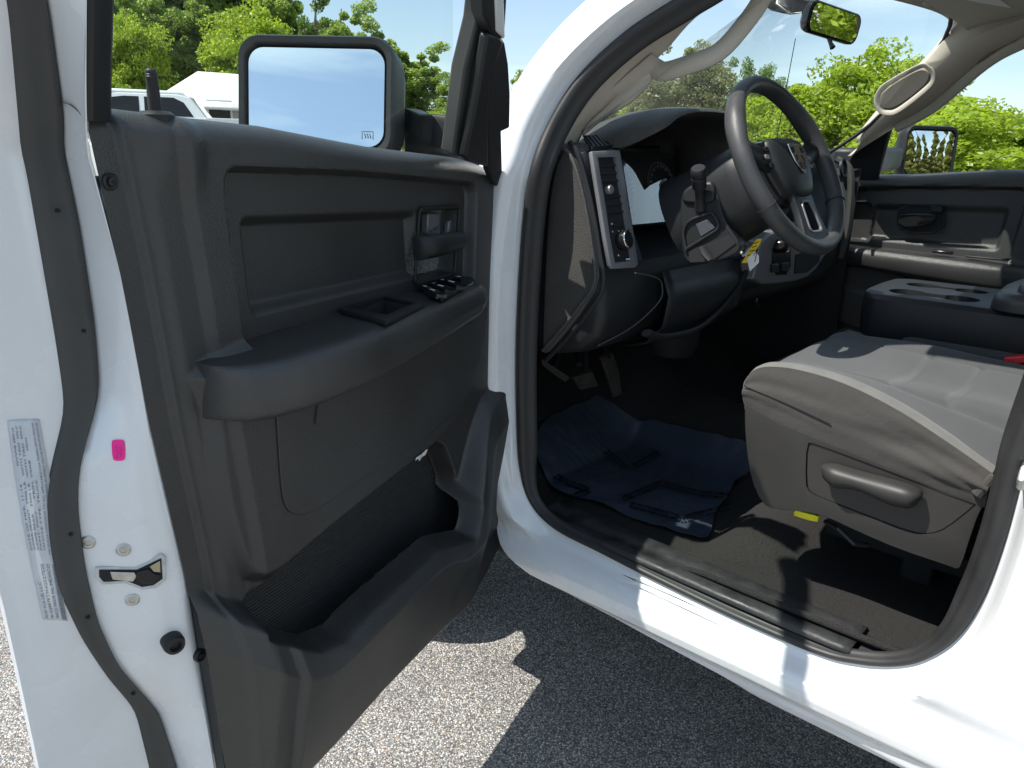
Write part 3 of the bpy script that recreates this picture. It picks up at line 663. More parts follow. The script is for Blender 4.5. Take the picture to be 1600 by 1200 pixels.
# the heated-glass symbol
ic = hitp(574, 211, fwm, cm+fwm/np.linalg.norm(fwm)*.003); wd = wvm*(1 if wvm@R > 0 else -1)
for k in (-1, 0, 1):
    tube('heating_symbol', [ic+wd*(.005*k+.0012*math.sin(t*5))+hvm*(t*.009-.006) for t in np.linspace(0, 1, 8)], .0006, M_icon if False else M_rubber, door, n=5)
tube('heating_symbol', [ic+wd*a+hvm*b for a, b in ((-.011, -.008), (-.011, .007), (.011, .007), (.011, -.008))], .0005, M_rubber, door, n=5)
an = -.25
arm_o = [PZ(0, 0, 0)]*0
ar = []
for t, px, y0, y1 in ((0, 632, 168, 262), (.25, 655, 178, 262), (.5, 680, 178, 262), (.8, 705, 181, 262), (1, 728, 186, 264)):
    a0 = DP(px, y0, -.225+.15*t); a1 = DP(px, y1, -.225+.15*t); dep = -en*0-es*.075
    ar.append([a0, a0*.85+a1*.15+es*.006, a1, a1+dep, a0*.9+a1*.1+dep, a0+dep*.7])
loft('mirror_arm', ar, M_plast2, door, cc=True, caps=True, bev=.004, ang=50)

# ------------------------------------------------------------------ windshield, pillars, headliner details
wl = [(.13, 1.10, 1.405), (.20, 1.00, 1.475), (.30, .68, 1.71), (.345, .52, 1.83)]      # driver-side edge
wr_ = [(1.57, 1.05, 1.40), (1.545, .84, 1.53), (1.445, .613, 1.797), (1.425, .56, 1.835)]
wl, wr_ = resample(cr_(wl, 6), 14), resample(cr_(wr_, 6), 14); ws_ = []
for a, b in zip(wl, wr_):
    ws_.append([a*(1-t)+b*t+A([0, .16*4*t*(1-t)*(1-.35*ss(a[2], 1.4, 1.83)), .02*4*t*(1-t)]) for t in np.linspace(0, 1, 17)])
loft('windshield', ws_, M_glass, truck, ang=80)
fr = []
tube('windshield_seal', cr_([r for r in ws_[-1][2:-2:4]]+[r[-1] for r in ws_[::-1][2::3]]+[ws_[0][-1]], 3), .006, M_seal, truck, n=8)
# driver-side pillar trim with its grab handle
def APd(px, py, x0=.16): return AP(px, py, x0)
up_ = cr_([APd(*p, .125) for p in [(1240, -120), (1150, -40), (1086, 0), (1008, 62), (944, 122), (905, 175), (880, 215), (868, 240)]], 5)
lo_ = cr_([APd(*p, .165) for p in [(1262, -90), (1200, -60), (1152, -28), (1075, 24), (1030, 78), (985, 118), (935, 165), (905, 190), (890, 222)]], 5)
up_, lo_ = resample(up_, 30), resample(lo_, 30)
rr_ = []
for i, (a, b) in enumerate(zip(up_, lo_)): rr_.append([a, a*.8+b*.2+A([.012, -.006, 0]), a*.5+b*.5+A([.022, -.010, 0]), a*.2+b*.8+A([.026, -.008, 0]), b+A([.02, .0, 0]), b+A([.03, .03, 0])])
pil = loft('pillar_trim', rr_, M_beige, truck, sol=.003, ang=60)
gh = cr_([APd(*p, .20) for p in [(1260, -110), (1222, -60), (1192, -4), (1163, 38), (1122, 82), (1072, 102), (1036, 112), (1016, 104), (1006, 118), (978, 148), (940, 172), (905, 203)]], 4)
tube('grab_handle', gh, list(np.interp(np.arange(len(gh)), [0, 12, 28, 34, len(gh)-1], [.013, .013, .014, .016, .012])), M_beige, pil, n=12, flat=1.5)
# lower webbing of the trim between handle foot and dash
w1 = resample(cr_([APd(*p, .20) for p in [(1030, 108), (985, 140), (940, 168), (905, 200), (890, 222)]], 4), 10); w2 = resample(cr_([APd(*p, .155) for p in [(1018, 84), (985, 112), (940, 152), (900, 190), (885, 222)]], 4), 10)
loft('pillar_trim_foot', [[a, a*.5+b*.5+A([.008, -.008, 0]), b] for a, b in zip(w1, w2)], M_beige, pil, sol=.004)
# passenger-side pillar
def APp(px, py, x0): return hitp(px, py, (1, 0, LEAN), (x0, 0, 1.38))
u2 = resample(cr_([APp(*p, 1.61) for p in [(1345, 222), (1352, 204), (1388, 160), (1425, 118), (1460, 84), (1490, 46), (1502, 30)]], 6), 24)
l2 = resample(cr_([APp(*p, 1.665) for p in [(1352, 292), (1330, 244), (1345, 232), (1400, 197), (1460, 163), (1540, 96), (1600, 63), (1680, 30)]][1:], 6), 24)
rr_ = []
for i, (a, b) in enumerate(zip(u2, l2)):
    q = i/23; rr_.append([a+A([.02, .02, 0]), a, a*.75+b*.25+A([-.016, -.008, 0]), a*.5+b*.5+A([-.024, -.012, 0]), a*.2+b*.8+A([-.016, -.008, 0]), b, b+A([.03, .02, 0])])
pil2 = loft('pillar_trim', rr_, M_beige, truck, sol=.004, ang=60)
# grab handle ring over a dark slab, its colour holding the scoop's shade
def pm(px, py, d=0): return APp(px, py, 1.605-d)
ov = chaikin([(1376, 152), (1386, 138), (1432, 110), (1446, 112), (1450, 122), (1442, 136), (1402, 166), (1382, 168)], 2)
ovc = sum(ov)/len(ov)
prism('grab_recess_shade', [pm(*(ovc+(p-ovc)*1.12), .006) for p in ov], A([.012, 0, 0]), mat('shaded_trim', (.24, .22, .19), .8, bump=[('noise', 300, .2, .001)]), pil2, .004)
ov2 = cr_([pm(*p, .020) for p in [(1370, 158), (1374, 144), (1388, 130), (1436, 104), (1450, 106), (1458, 118), (1450, 136), (1404, 172), (1384, 176), (1374, 170)]], 5, closed=True)
tube('grab_handle', ov2, .0085, M_beige, pil2, n=12, closed=True, flat=.45)
# passenger side upper: sail and window surround, headliner edge
pr = [APp(*p, 1.70) for p in [(1352, 294), (1358, 278), (1366, 240), (1392, 202), (1398, 196), (1391, 205), (1376, 282)]]
def PPp(px, py, x0=1.70): return APp(px, py, x0)
prism('passenger_sail', [PPp(*p, 1.695) for p in [(1326, 252), (1340, 228), (1372, 206), (1392, 196), (1386, 216), (1370, 282), (1350, 300)]], A([.02, 0, 0]), M_dark, truck, .003)
tube('passenger_glass_run', cr_([PPp(*p, 1.71) for p in [(1368, 284), (1376, 256), (1390, 206), (1397, 190)]], 4), .007, M_rubber, truck, n=8)
el = cr_([PPp(*p, 1.66) for p in [(1400, 197), (1460, 164), (1540, 97), (1600, 64), (1700, 24)]]+[A([1.50, -.3, 1.83]), A([1.50, -1.2, 1.83])], 6)
tube('roof_side_trim', el, .016, M_liner, truck, n=10, flat=1.4)
le = [A([1.46, y, 1.845]) for y in (.5, .2, -.3, -1.2)]
# shoulder of headliner joining the pillar
j1 = resample(cr_([PPp(*p, 1.655) for p in [(1528, 108), (1560, 84), (1600, 64), (1700, 24)]]+[A([1.50, -.6, 1.84])], 5), 14)
j2 = resample([ws_[-1][-2], A([1.36, .50, 1.838]), A([1.36, .2, 1.85]), A([1.36, -.6, 1.86])], 14)
loft('headliner_shoulder', [[a, a*.6+b*.4+Z*.012, b+Z*.010] for a, b in zip(j1, j2)], M_liner, truck, sol=.004)
# sun visor with its label
zv = 1.822
vz = [PZ(px, py, zv) for px, py in [(1365, -6), (1430, 10), (1468, 22), (1488, 37), (1512, 50), (1545, 53), (1640, 38), (1760, -10), (1700, -90), (1500, -80)]]
vis = prism('sun_visor', chaikin(vz, 2), Z*.016, M_liner, truck, .006)
prism('visor_label', [PZ(px, py, zv-.001) for px, py in [(1510, -1), (1548, -10), (1583, 14), (1560, 28), (1553, 28)]], Z*-.0006, M_white, vis, 0)
lathe('visor_clip', PZ(1452, -2, zv+.01), -Z, [(.016, 0), (.014, .012), (.008, .016), (0, .016)], M_beige, vis, 16)
# interior rear-view mirror on its windshield stalk
mcn = C+ray(1305, 36)*1.78; fm = (C-mcn); fm = fm/np.linalg.norm(fm); fm = fm+A([.62, -.78, .0]); fm /= np.linalg.norm(fm)
m_w = np.linalg.norm(hitp(1265, 36, fm, mcn)-hitp(1346, 36, fm, mcn)); m_h = np.linalg.norm(hitp(1305, 14, fm, mcn)-hitp(1305, 58, fm, mcn))
wv = np.cross(Z, fm); wv /= np.linalg.norm(wv); hv = np.cross(fm, wv); rl = math.radians(-4); wv, hv = wv*math.cos(rl)+hv*math.sin(rl), hv*math.cos(rl)-wv*math.sin(rl)
def ringm(sx, sz, back, r): return [mcn+wv*x+hv*z-fm*back for x, z in rrect(m_w*sx, m_h*sz, r, 6)]
rvm = loft('rear_view_mirror', [ringm(.95, .92, .002, .018), ringm(1.0, 1.0, -.001, .022), ringm(1.05, 1.09, .002, .024), ringm(1.05, 1.1, .014, .024), ringm(.95, .95, .028, .022), ringm(.6, .6, .036, .015)], M_gloss, truck, cc=True, caps=True, ang=50)
prism('mirror_pane', ringm(.955, .925, .0005, .018), fm*.0015, M_mirror, rvm, 0)
tube('dimming_lever', [mcn-hv*m_h*.5+fm*-.006, mcn-hv*(m_h*.5+.014)+fm*.004, mcn-hv*(m_h*.5+.022)+fm*.012], [.006, .005, .007], M_gloss, rvm, n=8)
stp = C+ray(1240, -8)*1.86
tube('mirror_stalk', [mcn-fm*.03, mcn-fm*.05+Z*.02, stp*.5+mcn*.5-fm*.03, stp], .011, M_gloss, rvm, n=10)
prism('mirror_mount_cover', [C+ray(*p)*q for p, q in [((1212, 10), 1.80), ((1226, -30), 1.80), ((1296, -30), 1.80), ((1280, 8), 1.76), ((1262, 20), 1.76), ((1232, 26), 1.78)]], A([.01, .05, .015]), M_gloss, rvm, .008)
# radio antenna at the far fender
tube('radio_antenna', [A([1.62, 1.75, 1.22]), hitp(1214, 215, (1, 0, 0), (1.62, 0, 0)), hitp(1243, 60, (1, 0, 0), (1.60, 0, 0))], [.0035, .0022, .0014], M_plast2, truck, n=8)

# ------------------------------------------------------------------ floor
def floorz(x, y):
    return (.556+max(0, y-1.12)*.75+.035*float(1-ss(y, .58, .70))+.006*math.sin(x*9+y*4)*float(ss(x, .1, .3))
            + .14*math.exp(-((x-.90)/.17)**4)*float(ss(y, .3, 1.0)))
def hitfloor(px, py, dz=0):
    d = ray(px, py); a = .3; g = lambda t: (C+d*t)[2]-floorz(*(C+d*t)[:2])-dz
    while g(a) > 0 and a < 6: a += .01
    lo, hi = a-.01, a
    for _ in range(25):
        m = (lo+hi)/2
        if g(m) > 0: lo = m
        else: hi = m
    return C+d*hi
rf = []
xsf = np.linspace(.085, 1.60, 60)
for y in np.linspace(-1.75, 1.62, 120):
    r = []
    for x in xsf:
        z = floorz(x, y)
        if x < .12: z += (.12-x)*.9
        r.append([x, y, z])
    rf.append(r)
floor = loft('carpet', rf, M_carpet, truck, sol=.01, offs=-1)
# kick panel and front inner wall of the footwell
sheet('kick_panel', [[[1.615, y, z] for y in np.linspace(.86, 1.6, 7)] for z in (.5, .8, 1.1, 1.40)], M_dark, truck, .01)
sheet('kick_panel', [[[.085+.01*q, y, z] for y in np.linspace(1.05, 1.6, 7)] for q, z in ((0, .58), (1, .8), (1, 1.0), (1, 1.2), (0, 1.36))], M_dark, truck, .01)
# sill plates
sr2 = []
for y in np.linspace(1.00, .275, 40):
    zt = .606+.010*ss(y, .30, .9)
    sr2.append([[.056, y, zt-.004], [.060, y, zt+.003], [.064, y, zt+.0055], [.085, y, zt+.006], [.089, y, zt+.0035], [.110, y, zt+.003], [.114, y, zt+.0052], [.150, y, zt+.004], [.158, y, zt-.001], [.163, y, zt-.014], [.165, y, zt-.03]])
sill = loft('sill_plate', sr2, M_sill, truck, sol=.003, ang=50)
sr2 = []
for y in np.linspace(.268, .03, 20):
    zt = .601+.016*ss(y, .16, .0); sr2.append([[.056, y, zt-.006], [.060, y, zt], [.066, y, zt+.003], [.11, y, zt+.002], [.140, y, zt], [.155, y, zt-.006], [.160, y, zt-.03]])
loft('rear_sill_plate', sr2, M_sill, truck, sol=.003, ang=50)
# pillar trims inside the opening
sheet('center_pillar_trim', [[[.06+.03*q, y, z] for q, y in ((0, .085), (1, .02), (1.2, -.05), (1.2, -.12))] for z in np.linspace(.60, 1.40, 10)], M_plast2, truck, .006)
sheet('hinge_pillar_trim', [[[.060+.025*q, y, z] for q, y in ((0, 1.045), (1, 1.06), (2, 1.12), (1.5, 1.4))] for z in np.linspace(.66, 1.40, 10)], M_dark, truck, .006)
# carpeted riser ahead of the seat runner, seat bracket
rs = []
for q, (a, b) in enumerate(zip([(1112, 842), (1118, 815), (1130, 795), (1142, 770)], [(1172, 770), (1172, 768), (1176, 762), (1180, 758)])): pass

# ------------------------------------------------------------------ protective film on the floor (lies loose: a thing of its own)
fo = [(838, 694), (846, 672), (862, 658), (884, 648), (905, 640), (930, 625), (946, 634), (990, 662), (1020, 664), (1048, 672), (1090, 683), (1130, 694), (1168, 704), (1175, 716),
      (1172, 745), (1150, 762), (1136, 786), (1116, 812), (1108, 846), (1082, 848), (1050, 838), (1010, 826), (960, 806), (905, 788), (872, 780), (852, 758), (838, 724)]
fb = A([hitfloor(*p, .005) for p in fo]); fx, fy = fb[:, 0], fb[:, 1]
ng = 110; gx = np.linspace(fx.min()-.02, fx.max()+.02, ng); gy = np.linspace(fy.min()-.02, fy.max()+.02, ng); GX, GY = np.meshgrid(gx, gy)
fbs = cr_(fb[:, :2], 3, closed=True); dd = sdf(fbs, GX, GY)
from mathutils import noise as mn
def fz(x, y): return floorz(x, y)+.020+.010*mn.noise(Vector((x*5, y*5, 0)))+.007*abs(mn.noise(Vector((x*9+y*6, y*14-x*5, 3))))+.0025*abs(mn.noise(Vector((x*31, y*25, 7))))
vid = {}; Vv = []; Fc = []
for i in range(ng-1):
    for j in range(ng-1):
        if dd[i, j] < 0 and dd[i+1, j] < 0 and dd[i, j+1] < 0 and dd[i+1, j+1] < 0:
            q = []
            for a, b in ((i, j), (i, j+1), (i+1, j+1), (i+1, j)):
                if (a, b) not in vid:
                    vid[(a, b)] = len(Vv); x, y = gx[b], gy[a]
                    if dd[a, b] > -.014:      # snap the border cells onto the outline
                        k = np.argmin([(p[0]-x)**2+(p[1]-y)**2 for p in fbs]); x, y = x*.3+fbs[k][0]*.7, y*.3+fbs[k][1]*.7
                    lift = .012*max(0, 1+dd[a, b]/.05)*(.5+mn.noise(Vector((x*12, y*12, 5))))
                    Vv.append([x, y, fz(x, y)+lift])
                q.append(vid[(a, b)])
            Fc.append(q)
film = mk('floor_film', Vv, Fc, M_film, None, ang=80, sol=.0008)
tag(film, 'crinkled dark blue protective film with printed bands, lying in the driver footwell', 'floor film')
def fp_(px, py, dz=.0):
    P = hitfloor(px, py, .012); 
    for _ in range(4): 
        d = fz(P[0], P[1])+dz; P = hitp(px, py, (0, 0, 1), (0, 0, d))
    return P
pv, pf = [], []
def band(a, b, seed, rows=2):
    rn = random.Random(seed); a, b = A(a), A(b); Ld = np.linalg.norm(b-a); d = (b-a)/Ld; n = A([-d[1], d[0]]); 
    Pa = [a+d*t for t in np.arange(0, Ld, 1)]
    for r in range(rows):
        t = 1.0
        while t < Ld-2:
            w = rn.choice((2.2, 3.0, 3.8, 4.6)); hh = 3.0
            c = [a+d*t+n*(r*6.2-3), a+d*(t+w)+n*(r*6.2-3), a+d*(t+w)+n*(r*6.2-3+hh), a+d*t+n*(r*6.2-3+hh)]
            b0 = len(pv); pv.extend([fp_(q[0], q[1], .0075) for q in c]); pf.append((b0, b0+1, b0+2, b0+3)); t += w+rn.choice((.7, .9, 2.0))
for k, (a, b) in enumerate([((884, 660), (936, 640)), ((940, 646), (1030, 704)), ((1034, 706), (988, 732)), ((980, 734), (900, 668)), ((838, 722), (880, 748)), ((882, 750), (922, 764)), ((924, 766), (880, 784)),
                            ((972, 778), (1034, 752)), ((1036, 754), (1090, 768)), ((1090, 768), (1150, 774)), ((984, 786), (1066, 808)), ((1066, 808), (1140, 790)), ((1096, 706), (1168, 722)), ((1088, 690), (1092, 710))]): band(a, b, k)
mk('film_print', pv, pf, M_print, film, smooth=False)

# ------------------------------------------------------------------ pedals
def pedal(name, pts, y, th=.012, armtop=None):
    o = prism(name, [PY(px, py, y) for px, py in pts], A([0, th, .004]), M_metalpedal, truck, .003)
    return o
pedal('brake_pedal', [(897, 592), (926, 580), (936, 604), (908, 610)], 1.16)
pedal('accelerator_pedal', [(940, 560), (958, 552), (968, 580), (972, 616), (960, 622), (950, 590)], 1.17)
pedal('parking_brake_pedal', [(850, 562), (864, 572), (892, 590), (884, 598), (862, 582), (850, 572)], 1.14)
for a, b in (((915, 588), (915, 520)), ((950, 560), (940, 520)), ((866, 576), (880, 530)), ((905, 570), (905, 540))): tube('pedal_arm', [PY(*a, 1.17), PY(*b, 1.22)], .009, M_dark, truck, n=8)

# ------------------------------------------------------------------ dashboard
def prof_at(x):
    e = ss(x, .13, .24); pe = 1-ss(x, 1.46, 1.565)
    yo = 0; k = min(e, pe)
    P = [(1.30, 1.405), (1.15, 1.428), (1.05, 1.440), (.995, 1.444), (.968, 1.442), (.952, 1.430), (.940, 1.395), (.922, 1.33), (.903, 1.26), (.886, 1.20), (.877, 1.15), (.874, 1.09), (.885, 1.045), (.930, 1.005), (1.01, .985), (1.12, .98), (1.3, .985)]
    return P
ds = []
for x in [.125, .128, .134, .142, .152]+list(np.linspace(.17, 1.50, 70))+[1.53, 1.55, 1.562, 1.57, 1.574]:
    e = min(1, (x-.125)/.03); e = math.sqrt(max(0, 1-(1-e)**2)); g = min(1, (1.574-x)/.035); g = math.sqrt(max(0, 1-(1-g)**2)); k = min(e, g); r = []
    for (y, z) in prof_at(x):
        cy, cz = 1.10, 1.21; sh = .90+.10*k
        yy, zz = cy+(y-cy)*sh, cz+(z-cz)*sh
        # instrument well and glove shelf
        if 1.21 < zz and yy < 1.06:
            wq = ss(x, .268, .285)*(1-ss(x, .645, .665)); yy += (1.065-yy)*wq*ss(zz, 1.21, 1.27)
        if zz > 1.40: zz += .022*ss(x, .5, .9)*(1-ss(x, 1.3, 1.5))*ss(yy, .93, 1.1)
        if x > 1.05 and 1.2 < zz < 1.37 and yy < 1.0: yy += .03*ss(x, 1.08, 1.14)*(1-ss(x, 1.42, 1.47))
        r.append([x, yy, zz])
    ds.append(r)
nd = len(ds[0]); dmi = [0 if (j < 5) else 1 for i in range(len(ds)-1) for j in range(nd-1)]+[1, 1]
dash = loft('dashboard', ds, M_dash, truck, caps=True, ang=50, mats=[M_dash, M_plast2], mi=dmi)
# left end cap: grained side panel framed by two ribs
ecp = [(886, 232), (898, 248), (911, 285), (923, 340), (932, 400), (936, 442), (912, 482), (880, 524), (850, 558), (846, 540), (850, 420), (856, 320), (866, 262), (878, 238)]
def ecap(l, x): return [PX(px, py, x) for px, py in l]
cap = prism('dash_end_cap', chaikin(ecap(ecp, .118), 1), A([.03, 0, 0]), M_dash, dash, .005)
ed = [(876, 232), (888, 238), (901, 268), (914, 320), (924, 380), (929, 440), (906, 478), (872, 520), (848, 548)]
tube('end_cap_rib', cr_(ecap(ed, .1155), 5), .0045, M_dash, cap, n=8)
ed2 = [(890, 222), (901, 236), (914, 278), (926, 330), (936, 390), (942, 446), (920, 486), (884, 530), (853, 563)]
tube('end_cap_rib', cr_(ecap(ed2, .124), 5), .0055, M_plast2, cap, n=8)
# left pod: satin bezel with vent and lamp switch
def pod(px, py, lift=0):                 # dash face plane, leaning like the face
    n = A([-.10, -1, .27]); return hitp(px, py, n, A([.20, .897-lift, 1.31]))
bo = [(925, 236), (969, 234), (980, 300), (990, 360), (998, 412), (994, 418), (958, 420), (954, 414), (946, 370), (938, 320), (930, 270)]
bi = [(934, 246), (963, 245), (972, 300), (982, 360), (989, 408), (961, 411), (953, 370), (946, 320), (939, 280)]
bzo = prism('vent_bezel', [pod(*p, .008) for p in bo], A([0, .010, -.0025]), M_silver, dash, .003)
cut(bzo, prism('k', [pod(*p, .008)-A([0, .02, 0]) for p in bi], A([0, .06, 0]), M_dark, None, 0))
prism('vent_well', [pod(*p, .000) for p in bi], A([0, .002, 0]), M_dark, dash, 0)
def lerp(a, b, t): return a+(b-a)*t
def bz(t, u, lift): return pod(lerp(lerp(935, 961, t), lerp(964, 989, t), u), lerp(lerp(247, 410, t), lerp(246, 407, t), u), lift)
for t in (.07, .145, .22, .37, .445, .52): 
    a, b = bz(t, .02, .004), bz(t, .98, .004); d = A([0, .008, .005]); prism('vent_slat', [a, b, b+d, a+d], Z*-.0035, M_plast2, dash, .001)
lathe('vent_thumbwheel', bz(.31, .5, .014)+A([0, .008, 0]), A([0, -1, .25]), [(.009, -.006), (.010, .002), (.008, .006), (0, .007)], M_silver, dash, 16)
prism('switch_plate', [bz(.58, 0, -.002), bz(.58, 1, -.002), bz(1, 1, -.002), bz(1, 0, -.002)], A([0, .01, 0]), M_gloss, dash, .001)
prism('dimmer_wheel', [bz(.625, .3, .005), bz(.625, .75, .005), bz(.66, .75, .005), bz(.66, .3, .005)], A([0, .008, 0]), M_plast2, dash, .001)
hk = bz(.80, .58, .004)
lathe('headlamp_knob', hk, A([0, -1, .25]), [(.020, -.004), (.0205, .006), (.018, .016), (.014, .018), (0, .018)], M_gloss, dash, 30)
tube('knob_ring', [hk+A([0, -.017, .005])+.0185*(math.cos(a)*A([1, 0, 0])+math.sin(a)*A([0, .25, 1])) for a in np.linspace(1.35, 4.2, 18)], .0022, M_chrome, dash, n=8)
for t, u, w in ((.625, .12, .06), (.625, .86, .05), (.70, .12, .03), (.70, .45, .04), (.70, .66, .05), (.735, .3, .05), (.93, .22, .05), (.975, .62, .22)):
    prism('switch_icon', [bz(t, u, .0006), bz(t, u+w, .0006), bz(t+.014, u+w, .0006), bz(t+.014, u, .0006)], A([0, -.0006, 0]), M_icon, dash, 0)
# demister vent on top of the pod
tvp = [hitp(px, py, (0, -.35, .94), (.15, .952, 1.437)) for px, py in [(912, 214), (944, 212), (962, 228), (925, 232)]]
dm = prism('side_demister', [p-Z*.006 for p in tvp], Z*.0075, M_dark, dash, .001)
for t in np.linspace(.08, .92, 6):
    a = tvp[0]*(1-t)+tvp[1]*t+Z*.0035; b = tvp[3]*(1-t)+tvp[2]*t+Z*.0035; d = A([.0035, 0, 0]); prism('demister_slat', [a, a+d, b+d, b], Z*-.004, M_plast2, dash, 0)
tube('demister_frame', [p+Z*.0015 for p in tvp], .0022, M_plast2, dash, n=6, closed=True)
# instrument hood: an arched visor over the cluster
hr_o = []
base = [(.248, .945, 1.436), (.262, .905, 1.455), (.285, .862, 1.482), (.33, .852, 1.508), (.40, .845, 1.521), (.50, .842, 1.524), (.56, .845, 1.518), (.605, .852, 1.500), (.640, .862, 1.465), (.650, .87, 1.41)]
base = cr_(base, 5)
for k, p in enumerate(base):
    t = k/(len(base)-1); o = (p-A([.465, .86, 1.40])); o[1] = 0; o /= np.linalg.norm(o)
    i_ = p-o*.010; r = [i_+A([0, .16, -.03]), i_+A([0, .03, -.004]), i_+A([0, .004, 0]), p-o*.004+A([0, -.004, 0]), p+A([0, .001, .0])+o*.001, p+A([0, .02, 0])+o*.004, p+A([0, .08, 0])+o*.006, p+A([0, .15, 0])-o*.002, p+A([0, .23, 0])-o*.03, p*A([1, 0, 1])+A([0, 1.18, 0])-o*.075]
    r[-1][2] = max(1.41, min(r[-1][2], 1.44)); r[-2][2] = max(1.415, r[-2][2])
    hr_o.append(r)
loft('instrument_hood', hr_o, M_dash, dash, sol=.002, ang=50)
# cluster: bezel, gauges, lens, readout
cf = A([0, -1, .30]); cf /= np.linalg.norm(cf)
cc0 = A([.440, 1.00, 1.345]); cu_ = A([1., 0, 0]); cv_ = np.cross(cf, cu_); cv_ = cv_*(1 if cv_[2] > 0 else -1)
prism('cluster_face', [cc0+cu_*x+cv_*y for x, y in rrect(.33, .175, .05, 6)], -cf*.01, M_dark, dash, .001)
tick = ([], [])
for gx_, gr in ((-.095, .062), (.095, .062)):
    g0 = cc0+cu_*gx_+cf*.004
    lathe('gauge_dial', g0-cf*.004, cf, [(gr*1.02, 0), (gr*1.02, .003), (gr*.97, .0045), (0, .0045)], M_gloss, dash, 40)
    tube('gauge_ring', [g0+gr*1.03*(math.cos(a)*cu_+math.sin(a)*cv_) for a in np.linspace(0, 2*math.pi, 40, endpoint=False)], .0028, M_silver, dash, n=8, closed=True)
    for k in range(27):
        a = math.radians(225-k*270/26); w = .0011 if k % 2 else .002; r0, r1 = gr*(.86 if k % 2 else .80), gr*.93
        d, q = math.cos(a)*cu_+math.sin(a)*cv_, -math.sin(a)*cu_+math.cos(a)*cv_; b0 = len(tick[0])
        tick[0].extend([g0+cf*.002+d*r0+q*w, g0+cf*.002+d*r1+q*w, g0+cf*.002+d*r1-q*w, g0+cf*.002+d*r0-q*w]); tick[1].append((b0, b0+1, b0+2, b0+3))
    a = math.radians(222); d, q = math.cos(a)*cu_+math.sin(a)*cv_, -math.sin(a)*cu_+math.cos(a)*cv_
    prism('gauge_needle', [g0+cf*.003+q*.0018, g0+cf*.003+d*gr*.85, g0+cf*.003-q*.0018], cf*.001, M_red, dash, 0)
mk('gauge_ticks', tick[0], tick[1], M_icon, dash, smooth=False)
lz = []
for y in np.linspace(-.085, .085, 8): lz.append([cc0+cu_*x+cv_*y+cf*(.014-.006*(x/.18)**2-.035*y+.20*(y+.085)**2)+A([0, 0, 0]) for x in np.linspace(-.178, .178, 12)])
loft('cluster_lens', lz, M_lens, dash, ang=80)
# lower trim seam, knee panel and column
seam = [hitp(px, py, (0, 1, 0), (0, .874, 0)) for px, py in [(975, 424), (1010, 432), (1018, 448), (1012, 470), (985, 510), (948, 543)]]
tube('dash_seam', cr_([A([p[0], .846+.06*ss(1.12-p[2], .02, .12), p[2]]) for p in seam], 5), .0016, M_rubber, dash, n=6)
lowp = chaikin([A([.155, .86, 1.165]), A([.30, .848, 1.165]), A([.318, .85, 1.12]), A([.28, .87, 1.05]), A([.22, .90, 1.015]), A([.16, .92, 1.02])], 1)
kb_ = []
for x in np.linspace(.315, .70, 12):
    e = 1-((x-.51)/.21)**2*.5; kb_.append([[x, .852, 1.175], [x, .835-.01*e, 1.12], [x, .845-.01*e, 1.05], [x, .88, 1.005], [x, .95, .985]])
loft('knee_panel', kb_, M_plast2, dash, sol=.004, ang=50)
rb_ = cr_([hitp(px, py, (0, 1, 0), (0, .83, 0)) for px, py in [(1172, 412), (1150, 450), (1122, 486), (1085, 515), (1035, 527), (1010, 520)]], 5)
tube('knee_trim_rib', rb_, .013, M_plast2, dash, n=10, flat=.6)
# floor-side duct under the dash
lathe('heater_duct', A([.63, .98, .99]), A([0, 0, -1]), [(.07, 0), (.07, .05), (.055, .085), (0, .09)], M_dark, dash, 24)

# ------------------------------------------------------------------ steering column and wheel
WC = A([.379, .621, 1.411]); ta, tb = .509, -.062
wn = A([math.sin(tb)*math.cos(ta), -math.cos(tb)*math.cos(ta), math.sin(ta)]); wu = np.cross(wn, Z); wu /= np.linalg.norm(wu); wvv = np.cross(wu, wn)
if wu[0] < 0: wu = -wu
if wvv[2] < 0: wvv = -wvv
RW = .178
rim = []
for a in np.linspace(0, 2*math.pi, 96, endpoint=False):
    d = math.cos(a)*wu+math.sin(a)*wvv; bump_ = .0025*(math.exp(-((math.degrees(a)-150)/14)**2)+math.exp(-((math.degrees(a)-30)/14)**2))
    rr = [WC+d*(RW+(.0155+bump_)*math.cos(b))+wn*(.0185+bump_)*math.sin(b) for b in np.linspace(0, 2*math.pi, 16, endpoint=False)]; rim.append(rr)
wheel = loft('steering_wheel', rim, M_leather, truck, cr=True, cc=True, ang=80)
for a in (28, 152, 208, 332):
    a = math.radians(a); d = math.cos(a)*wu+math.sin(a)*wvv
    tube('rim_seam', [WC+d*(RW+.0163*math.cos(b))+wn*.0193*math.sin(b) for b in np.linspace(0, 2*math.pi, 20, endpoint=False)], .0011, M_dark, wheel, n=6, closed=True)
def wp(x, y, h): return WC+wu*x+wvv*y+wn*h
# airbag pad: domed shield
po = chaikin([(-.062, .056), (.062, .056), (.076, .040), (.074, -.010), (.054, -.056), (.032, -.072), (-.032, -.072), (-.054, -.056), (-.074, -.010), (-.076, .040)], 2)
rw = []
for s_, h_ in ((1.0, -.035), (1.03, -.012), (1.02, .002), (.96, .010), (.80, .0165), (.55, .021), (.28, .023), (.02, .0235)): rw.append([wp(x*s_, y*s_, h_) for x, y in po])
loft('airbag_cover', rw, M_plast2, wheel, cc=True, caps=True, ang=50)
rw = []
for s_, h_ in ((.72, -.07), (.95, -.055), (1.08, -.035), (1.10, -.018), (1.02, -.008)): rw.append([wp(x*s_, y*s_, h_) for x, y in po])
loft('wheel_hub', rw, M_gloss, wheel, cc=True, caps=True, ang=50)
